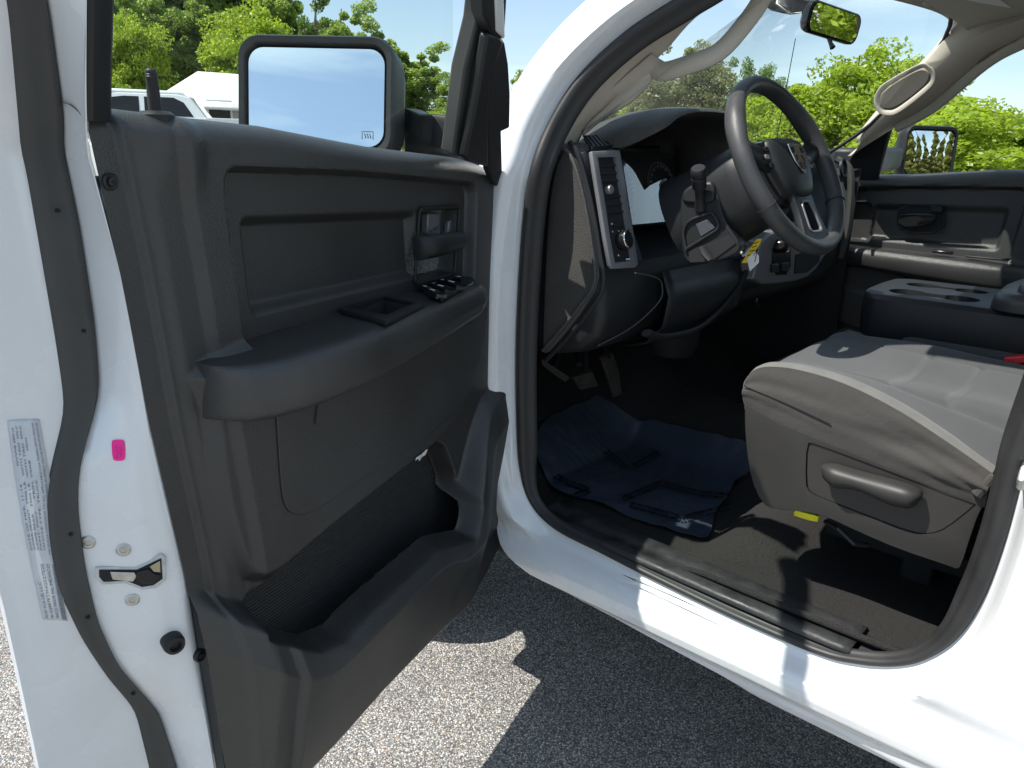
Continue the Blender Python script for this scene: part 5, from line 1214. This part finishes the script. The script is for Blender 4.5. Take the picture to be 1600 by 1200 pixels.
grd = loft('parking_lot_ground', [[[x, y, gz(x, y)] for x in axs] for y in ays], M_asph, None, ang=80)
tag(grd, kind='structure')
M_grass = mat('grass_green', (.07, .12, .025), .9, bump=[('noise', 30, 1, .05)], var=(.8, .3))

def leafmat(name, c, tr, hue=.25, rough=.5):
    m = bpy.data.materials.new(name); m.use_nodes = True; t = m.node_tree; t.nodes.clear(); o = t.nodes.new('ShaderNodeOutputMaterial')
    g = t.nodes.new('ShaderNodeNewGeometry'); r = t.nodes.new('ShaderNodeMapRange'); r.inputs[3].default_value = 1-hue; r.inputs[4].default_value = 1+hue; t.links.new(g.outputs['Random Per Island'], r.inputs[0])
    tcx = t.nodes.new('ShaderNodeTexCoord'); nn_ = t.nodes.new('ShaderNodeTexNoise'); nn_.inputs['Scale'].default_value = .9; t.links.new(tcx.outputs['Object'], nn_.inputs[0])
    r2 = t.nodes.new('ShaderNodeMapRange'); r2.inputs[1].default_value = .3; r2.inputs[2].default_value = .7; r2.inputs[3].default_value = .75; r2.inputs[4].default_value = 1.25; t.links.new(nn_.outputs[0], r2.inputs[0])
    m2 = t.nodes.new('ShaderNodeMath'); m2.operation = 'MULTIPLY'; t.links.new(r.outputs[0], m2.inputs[0]); t.links.new(r2.outputs[0], m2.inputs[1])
    def sc(cc):
        v = t.nodes.new('ShaderNodeVectorMath'); v.operation = 'SCALE'; v.inputs[0].default_value = cc; t.links.new(m2.outputs[0], v.inputs['Scale']); return v
    d = t.nodes.new('ShaderNodeBsdfDiffuse'); tl = t.nodes.new('ShaderNodeBsdfTranslucent'); gl_ = t.nodes.new('ShaderNodeBsdfGlossy'); gl_.inputs['Roughness'].default_value = .45
    t.links.new(sc(c).outputs[0], d.inputs[0]); t.links.new(sc(tr).outputs[0], tl.inputs[0])
    a = t.nodes.new('ShaderNodeMixShader'); a.inputs[0].default_value = .45; t.links.new(d.outputs[0], a.inputs[1]); t.links.new(tl.outputs[0], a.inputs[2])
    b_ = t.nodes.new('ShaderNodeMixShader'); b_.inputs[0].default_value = .04; t.links.new(a.outputs[0], b_.inputs[1]); t.links.new(gl_.outputs[0], b_.inputs[2]); t.links.new(b_.outputs[0], o.inputs[0]); return m
L_lime = leafmat('lime_leaves', (.25, .34, .03), (.50, .63, .05))
L_mid = leafmat('mid_green_leaves', (.19, .27, .06), (.48, .62, .12))
L_olive = leafmat('pale_blossoming_leaves', (.26, .27, .12), (.30, .34, .12), .4)
L_dark = leafmat('deep_green_leaves', (.13, .20, .06), (.30, .44, .09))
L_con = leafmat('conifer_foliage', (.30, .30, .07), (.30, .32, .06))
M_bark = mat('grey_brown_bark', (.12, .10, .08), .9, bump=[('noise', 8, 1, .05)], var=(3, .3))
def leaves(name, P, size, m, rng, parent, aspect=.62):
    n = len(P); d1 = rng.normal(size=(n, 3)); d1[:, 2] *= .6; d1 /= np.linalg.norm(d1, axis=1)[:, None]; d2 = rng.normal(size=(n, 3)); d2 -= (d2*d1).sum(1)[:, None]*d1; d2 /= np.linalg.norm(d2, axis=1)[:, None]
    sz = size*(.6+.8*rng.random(n))[:, None]; a, b = d1*sz, d2*sz*aspect
    V4 = np.stack([P-a, P-b*.9+a*.1, P+a, P+b*.9+a*.1], 1).reshape(-1, 3)
    me = bpy.data.meshes.new(name); me.vertices.add(4*n); me.vertices.foreach_set('co', V4.ravel()); me.loops.add(4*n); me.loops.foreach_set('vertex_index', np.arange(4*n, dtype=np.int32))
    me.polygons.add(n); me.polygons.foreach_set('loop_start', np.arange(0, 4*n, 4, dtype=np.int32)); me.update(calc_edges=True); me.materials.append(m)
    o = bpy.data.objects.new(name, me); return link(o, parent)
def make_tree(name, h, w, m, seed, n=26000, size=.13, crown0=.25, clumps=90, loose=.30, label='', trunks=1, cat='tree', group=None):
    rng = np.random.default_rng(seed); root = empty(name); tag(root, label, cat, group)
    cz0 = h*crown0; ch = h-cz0; cen = []
    lobes = [(rng.normal()*.10*w, rng.normal()*.10*w, cz0+ch*(.30+.42*rng.random()), .62+.3*rng.random()) for _ in range(5)]+[(0, 0, cz0+ch*.5, 1), (0, 0, cz0+ch*.25, .8)]
    while len(cen) < clumps:
        lx, ly, lz, ls = lobes[rng.integers(len(lobes))]
        v = rng.normal(size=3); v /= np.linalg.norm(v); r = (.55+.45*rng.random())*(1+.12*rng.normal())
        p = A([lx+v[0]*w*.42*ls*r, ly+v[1]*w*.42*ls*r, lz+v[2]*ch*.42*ls*r])
        if p[2] > cz0*.8 and p[2] < h: cen.append(p)
    cen = A(cen); k = rng.integers(len(cen), size=n); rad = (w*.085*(.5+rng.random(len(cen))))[k][:, None]
    v = rng.normal(size=(n, 3)); v /= np.linalg.norm(v, axis=1)[:, None]; P = cen[k]+v*rad*(rng.random(n)**loose)[:, None]*A([1.15, 1.15, .85])
    leaves('crown', P, size, m, rng, root)
    br = []; tr = [A([0, 0, -.5]), A([rng.normal()*.1, rng.normal()*.1, h*.3]), A([rng.normal()*.2, rng.normal()*.2, h*.62]), A([rng.normal()*.3, rng.normal()*.3, h*.92])]
    tr = cr_(tr, 4); r0 = h*.016+.04
    Vv, Fc = [], []
    def addtube(pts, r):
        pts = A(pts); n_ = 7; b0 = len(Vv)
        for i, p in enumerate(pts):
            t_ = pts[min(i+1, len(pts)-1)]-pts[max(i-1, 0)]; t_ /= np.linalg.norm(t_); u = np.cross(t_, A([.9, .3, .1])); u /= np.linalg.norm(u); v_ = np.cross(t_, u)
            Vv.extend([p+r[i]*(math.cos(q)*u+math.sin(q)*v_) for q in np.linspace(0, 2*math.pi, n_, endpoint=False)])
        Fc.extend([(b0+a, b0+b_, b0+c_, b0+d_) for a, b_, c_, d_ in gridf(len(pts), n_, False, True)])
    addtube(tr, np.linspace(r0, r0*.18, len(tr)))
    for q in range(14):
        i = int(len(tr)*(.3+.6*rng.random())); i = min(i, len(tr)-2); s_ = tr[i]; e_ = cen[rng.integers(len(cen))]; mid = s_*.5+e_*.5+A([0, 0, -.03*h]); r_ = r0*(.45-.3*i/len(tr))
        addtube([s_, mid, e_], [r_, r_*.6, r_*.2])
    mk('trunk', Vv, Fc, M_bark, root, ang=80)
    return root
def copytree(o):
    c = o.copy(); COL.objects.link(c)
    for ch in list(o.children):
        d = ch.copy(); COL.objects.link(d); d.parent = c
    return c
def away(px, dist):
    d = ray(px, 300); d = A([d[0], d[1]]); d /= np.linalg.norm(d); return C[:2]+d*dist
def zat(px, py, dist):
    d = ray(px, py); return C[2]+d[2]/math.hypot(d[0], d[1])*dist
used = {}
def plant(proto, px, top, dist, rot, label, group=None, wsc=1.0):
    root, h = proto
    o = root if not used.get(root.name) else copytree(root); used[root.name] = 1
    x, y = away(px, dist); z0 = gz(x, y); s_ = (zat(px, top, dist)-z0)/h
    o.location = (x, y, z0); o.rotation_euler = (0, 0, rot); o.scale = (s_*wsc, s_*wsc, s_); o['label'] = label
    if group: o['group'] = group
    return o
lime = (make_tree('lime_tree', 8, 7.5, L_lime, 3, 46000, .115, .08, 210, label='x'), 8)
mid = (make_tree('green_tree', 16, 8, L_mid, 5, 30000, .17, .12, 120, .34, label='x'), 16)
mid2 = (make_tree('green_tree', 16, 7, L_dark, 8, 26000, .17, .10, 110, .34, label='x'), 16)
darkr = (make_tree('green_tree', 9, 7.5, L_dark, 21, 30000, .11, .08, 160, .4, label='x'), 9)
oliv = (make_tree('blossoming_tree', 9, 7.5, L_olive, 9, 32000, .11, .08, 150, .4, label='x'), 9)
slim = (make_tree('slender_tree', 12, 6.5, L_mid, 14, 17000, .14, .04, 110, .6, label='x'), 12)
G1 = 'tall trees of the wood behind the lot'
for i, (px, top, d_, pr_k, ws) in enumerate([(112, -260, 52, mid, .9), (150, -200, 58, mid2, .9), (178, -150, 50, mid2, .8), (232, -230, 62, mid, .8), (262, -190, 56, mid2, .7), (300, -240, 60, mid, .8), (338, -170, 57, mid, .7), (372, -210, 64, mid2, .8), (415, -120, 60, mid, .8),
                                         (455, -70, 58, mid, .7), (60, -240, 60, mid, 1), (5, -220, 58, mid2, 1), (505, -30, 56, mid2, .7)]):
    lb = ['tall full green tree standing behind the parked white pickup', 'tall dark green tree at the left end of the wood', 'dark narrow tree close behind the front lime tree', 'tall green tree rising above the lime tree by the glass edge', 'slim dark tree in the middle of the wood above the knob', 'tall green tree above the left end of the white roof', 'green tree over the middle of the white roof', 'dark tree standing just left of the door mirror', 'green tree rising behind the top of the door mirror',
          'green tree above the door mirror housing, shorter than its neighbours', 'tall green tree beyond the door edge, hidden in part', 'dark tree far left beyond the door', 'dark tree where the wood drops away above the mirror'][i]
    plant(pr_k, px, top, d_, i*1.3, lb, G1, ws)
plant(mid, 250, -70, 47, 2.7, 'pale green tree in front of the wood, above the lock knob', None, .8)
plant(mid, 335, -40, 48, 4.4, 'pale green tree in front of the wood, over the white roof ridge', None, .8)
plant(lime, 208, 18, 42, .4, 'bright lime green tree behind the parked white pickup', None, .62)
plant(lime, 408, -2, 43, 2.0, 'bright lime green tree behind the white roofed building', None, .85)
plant(lime, 180, 98, 36, 4.0, 'small lime green tree just over the parked pickup roof', None, .8)
plant(mid, 540, -8, 44, 3.1, 'loose green tree right of the mirror top', None, .9)
plant(mid, 600, 30, 50, 1.0, 'open green tree just right of the mirror top', None, 1.2)
plant(mid, 655, 66, 50, 2.2, 'loose green tree between the mirror and the glass edge', None, 1.3)
plant(mid, 712, 98, 48, 3.6, 'low green tree beside the dark window frame', None, 1.3)
plant(lime, 690, 168, 34, 1.2, 'low lime bush behind the mirror arm', None, 1.6)
plant(lime, 640, 176, 34, 2.6, 'low lime bush close to the door mirror', None, 1.4)
plant(slim, 812, 104, 40, 5.0, 'small yellow green tree between door frame and cab pillar', None, .7)
plant(mid, 940, 122, 34, 1.7, 'green tree low in the windshield beside the left pillar', None, .9)
plant(lime, 985, 150, 40, .7, 'lime green tree low behind the instrument hood', None, 1.4)
plant(oliv, 1070, 66, 27, .3, 'pale blossoming tree in the left half of the windshield', None, .95)
plant(oliv, 1010, 108, 29, 2.3, 'smaller pale blossoming tree beside the left pillar', None, .9)
plant(darkr, 1160, 92, 30, 1.9, 'dark green tree behind the steering wheel rim', None, .7)
plant(darkr, 1200, 128, 32, .9, 'low dark green tree seen through the steering wheel', None, .9)
plant(lime, 1310, 62, 17, .2, 'large round lime green tree in the middle of the windshield', None, .98)
plant(lime, 1225, 168, 19, 3.2, 'low lime bush seen through the steering wheel', None, 1.3)
plant(lime, 1440, 138, 15, 1.2, 'lime green tree behind the far door mirror', None, 1.35)
plant(lime, 1540, 160, 14, 3.9, 'wide lime green tree at the right edge of the view', None, 1.6)
plant(lime, 1660, 170, 14, 5.2, 'lime green tree beyond the right edge of the photo', None, 1.6)
for k, (x, y, q) in enumerate(((13.5, -14.5, .74), (18, -13, .80))):
    o = copytree(lime[0]); o.location = (x, y, 0); o.rotation_euler = (0, 0, k*1.7); o.scale = (q, q, q); o['label'] = ['lime green tree behind the cab on the far side', 'lime green tree far out beside the cab', 'lime green tree behind the truck bed'][k]
# conifer row behind the truck, seen in the far mirror
def make_conifer(seed):
    rng = np.random.default_rng(seed); root = empty('conifer'); n = 15000; h = 7.0
    t_ = rng.random(n)**.8; z = .1+t_*(h-.1); a = rng.random(n)*2*math.pi; tier = .75+.25*np.sin(z*9+np.sin(a*3)*1.2); r = (1-t_)**.8*1.05*tier*(.35+.65*rng.random(n)**.4)
    leaves('crown', np.stack([r*np.cos(a), r*np.sin(a), z-.15*r], 1), .085, L_con, rng, root); tube('trunk', [A([0, 0, -.3]), A([0, 0, 3]), A([0, 0, 6.8])], [.10, .07, .02], M_bark, root, n=8); return root
con = make_conifer(4)
nC = cmp_; vv_ = (nC-C)/np.linalg.norm(nC-C); fn = fwp/np.linalg.norm(fwp); rd = vv_-2*(vv_@fn)*fn; rd2 = A([rd[0], rd[1], 0]); rd2 /= np.linalg.norm(rd2); pp = A([-rd2[1], rd2[0], 0])
for k in range(18):
    o = con if k == 0 else copytree(con); q = nC+rd2*(24+.5*math.sin(k*5.1))+pp*((k-8.5)*.85)
    s_ = .70+.30*random.Random(k).random(); o.location = (q[0], q[1], 0); o.rotation_euler = (0, 0, k*2.1); o.scale = (s_, s_, s_)
    tag(o, 'pointed conifer in the row reflected in the far door mirror', 'conifer', 'conifers in the row behind the truck')
# low white-roofed building
pa, pb = away(262, 31), away(500, 32); ua = (pb-pa)/np.linalg.norm(pb-pa); va = A([-ua[1], ua[0]]); va = va*(1 if va@(pa-C[:2]) > 0 else -1)
ze, zg = zat(300, 165, 31), 1.0; Wb = 6.0; Lb = np.linalg.norm(pb-pa)
bld = empty('long_low_building'); tag(bld, 'long low grey building with a plain white metal roof behind the lot', 'building')
def bp_(u, v, z): q = pa+ua*u+va*v; return A([q[0], q[1], z])
M_wall = mat('grey_siding', (.36, .37, .37), .8, bump=[('wavez', 3, .4, .02)], var=(1.5, .12)); M_roof = mat('white_metal_roof', (.80, .79, .77), .5, bump=[('wavex', 1.5, .2, .02)], var=(2, .06))
prism('wall', [bp_(.3, .2, zg-.3), bp_(Lb, .2, zg-.3), bp_(Lb, Wb-.2, zg-.3), bp_(.3, Wb-.2, zg-.3)], Z*(ze-zg+.3-.02), M_wall, bld, .01)
zR = zat(300, 113, 31+Wb/2)
loft('roof', [[bp_(-.3, -.3, ze-.05), bp_(1.8, Wb/2, zR), bp_(-.3, Wb+.3, ze-.05)], [bp_(Lb+.3, -.3, ze-.05), bp_(Lb+.3, Wb/2, zR), bp_(Lb+.3, Wb+.3, ze-.05)]], M_roof, bld, sol=.12)
prism('gable', [bp_(.4, .4, ze-.04), bp_(1.9, Wb/2, zR-.15), bp_(.4, Wb-.4, ze-.04)], A([ua[0], ua[1], 0])*.1, M_wall, bld, 0)
for u0, u1 in ((1.6, 2.5), (4.4, 5.6), (7.0, 8.2)):
    w_ = prism('window', [bp_(u0, .14, zg+1.0), bp_(u1, .14, zg+1.0), bp_(u1, .14, zg+2.0), bp_(u0, .14, zg+2.0)], A([va[0], va[1], 0])*.1, M_white, bld, .01)
    prism('pane', [bp_(u0+.08, .12, zg+1.08), bp_(u1-.08, .12, zg+1.08), bp_(u1-.08, .12, zg+1.92), bp_(u0+.08, .12, zg+1.92)], A([va[0], va[1], 0])*.05, M_gloss, w_, 0)
for u0 in (3.2, 6.3):
    prism('door', [bp_(u0, .14, zg), bp_(u0+.95, .14, zg), bp_(u0+.95, .14, zg+2.05), bp_(u0, .14, zg+2.05)], A([va[0], va[1], 0])*.1, mat('tan_door', (.45, .36, .25), .6, var=(4, .08)), bld, .01)
# parked white crew-cab pickup
tp0 = away(172, 21.5); far = empty('parked_pickup'); tag(far, 'white pickup parked across the lot, seen through the open door window', 'pickup truck')
ux_ = A([R0[0], R0[1], 0])*.965+A([H[0], H[1], 0])*.26; ux_ /= np.linalg.norm(ux_); vx_ = A([-ux_[1], ux_[0], 0]); vx_ = vx_*(1 if vx_@H > 0 else -1)
g0 = gz(*tp0); base = A([tp0[0], tp0[1], 0])
def fpz(u, v, z): return base+ux_*u+vx_*v+Z*(g0+z)
ztop = zat(230, 143, 21.5)-g0
def section(outl, v0, v1, ins): return [[fpz(u, v0+(v1-v0)*t, z) for u, z in outl] for t in (0, 1)]
bo_ = [(-2.0, .50), (-2.05, .95), (-1.9, 1.12), (-.75, 1.22), (2.35, 1.24), (2.36, 1.26), (4.15, 1.26), (4.2, .55), (3.9, .45), (-1.8, .42)]
prism('body', [fpz(u, 0, z*ztop/1.93) for u, z in bo_], vx_*1.95, M_paint, far, .06, seg=4)
cb_ = [(-.75, 1.20), (.10, 1.84), (.35, 1.90), (1.75, 1.91), (2.05, 1.84), (2.38, 1.22)]
rows = []
for v, q in ((.03, .0), (.10, .55), (.22, 1.0), (1.73, 1.0), (1.85, .55), (1.92, 0)):
    rows.append([fpz(u*1.0+(.82-u)*.04*(1 if z > 1.3 else 0), (v if z > 1.3 else (.02 if v < 1 else 1.93)) + ((.12*(z-1.2)/.7) if v < 1 else -.12*(z-1.2)/.7)*(1-q if 0 else 1), (1.2+(z-1.2)*(.93+.07*q))*ztop/1.93) for u, z in cb_])
loft('cab', rows, M_paint, far, caps=True, ang=35)
kz = ztop/1.93
for l in ([(-.42, 1.27), (.22, 1.74), (.52, 1.79), (.86, 1.79), (.86, 1.27)], [(.98, 1.27), (.98, 1.79), (1.66, 1.79), (1.90, 1.66), (2.12, 1.27)]):
    prism('side_window', [fpz(u+(.82-u)*.03, .015+.155*(z-1.2)/.7, z*kz) for u, z in l], -vx_*.012+Z*.0, M_gloss, far, .004)
prism('windshield', [fpz(-.66, .16, 1.26*kz), fpz(-.66, 1.79, 1.26*kz), fpz(.10, 1.68, 1.80*kz), fpz(.10, .27, 1.80*kz)], -ux_*.03+Z*.02, M_gloss, far, .004)
for u in (-1.15, 3.25):
    for v in (.02, 1.72):
        w_ = lathe('wheel', fpz(u, v, .40), vx_, [(.22, 0), (.36, .0), (.40, .03), (.40, .19), (.36, .22), (.22, .22)], M_rubber, far, 28); lathe('rim', fpz(u, v-.005, .40), vx_, [(0, .0), (.20, .01), (.235, 0), (.24, .22), (0, .22)], M_steel, w_, 24)
prism('side_mirror', [fpz(-.30, -.02, 1.28*kz), fpz(-.12, -.02, 1.28*kz), fpz(-.12, -.02, 1.46*kz), fpz(-.28, -.02, 1.46*kz)], -vx_*.20, M_white, far, .03)
prism('door_handle', [fpz(.70, -.002, 1.08), fpz(.90, -.002, 1.08), fpz(.90, -.002, 1.12), fpz(.70, -.002, 1.12)], -vx_*.03, M_chrome, far, .005)
prism('headlight', [fpz(-2.02, .03, .98), fpz(-2.05, .03, .80), fpz(-1.80, -.01, .82), fpz(-1.82, -.01, .99)], vx_*.30, M_chrome, far, .01)
# a second roof line behind it
far2 = empty('parked_van'); tag(far2, 'white van parked behind the white pickup, only its roof showing', 'van')
b2 = A([*away(150, 27), 0]); g2 = gz(b2[0], b2[1]); z2 = zat(200, 139.5, 27)-g2
def f2(u, v, z): return b2+ux_*u+vx_*v+Z*(g2+z)
prism('body', [f2(u, 0, z) for u, z in [(-1.6, .4), (-1.6, 1.0), (-.9, 1.15), (-.2, z2-.08), (.1, z2), (2.7, z2), (2.9, z2-.2), (2.95, .4)]], vx_*1.9, M_paint, far2, .07, seg=3)
prism('side_window', [f2(u, -.004, z) for u, z in [(-.6, 1.25), (-.1, z2-.25), (.9, z2-.22), (.9, 1.25)]], -vx_*.01, M_gloss, far2, .003)
for u in (-.8, 2.2): lathe('wheel', f2(u, .02, .36), vx_, [(0, 0), (.33, 0), (.36, .03), (.36, .18), (0, .2)], M_rubber, far2, 24)
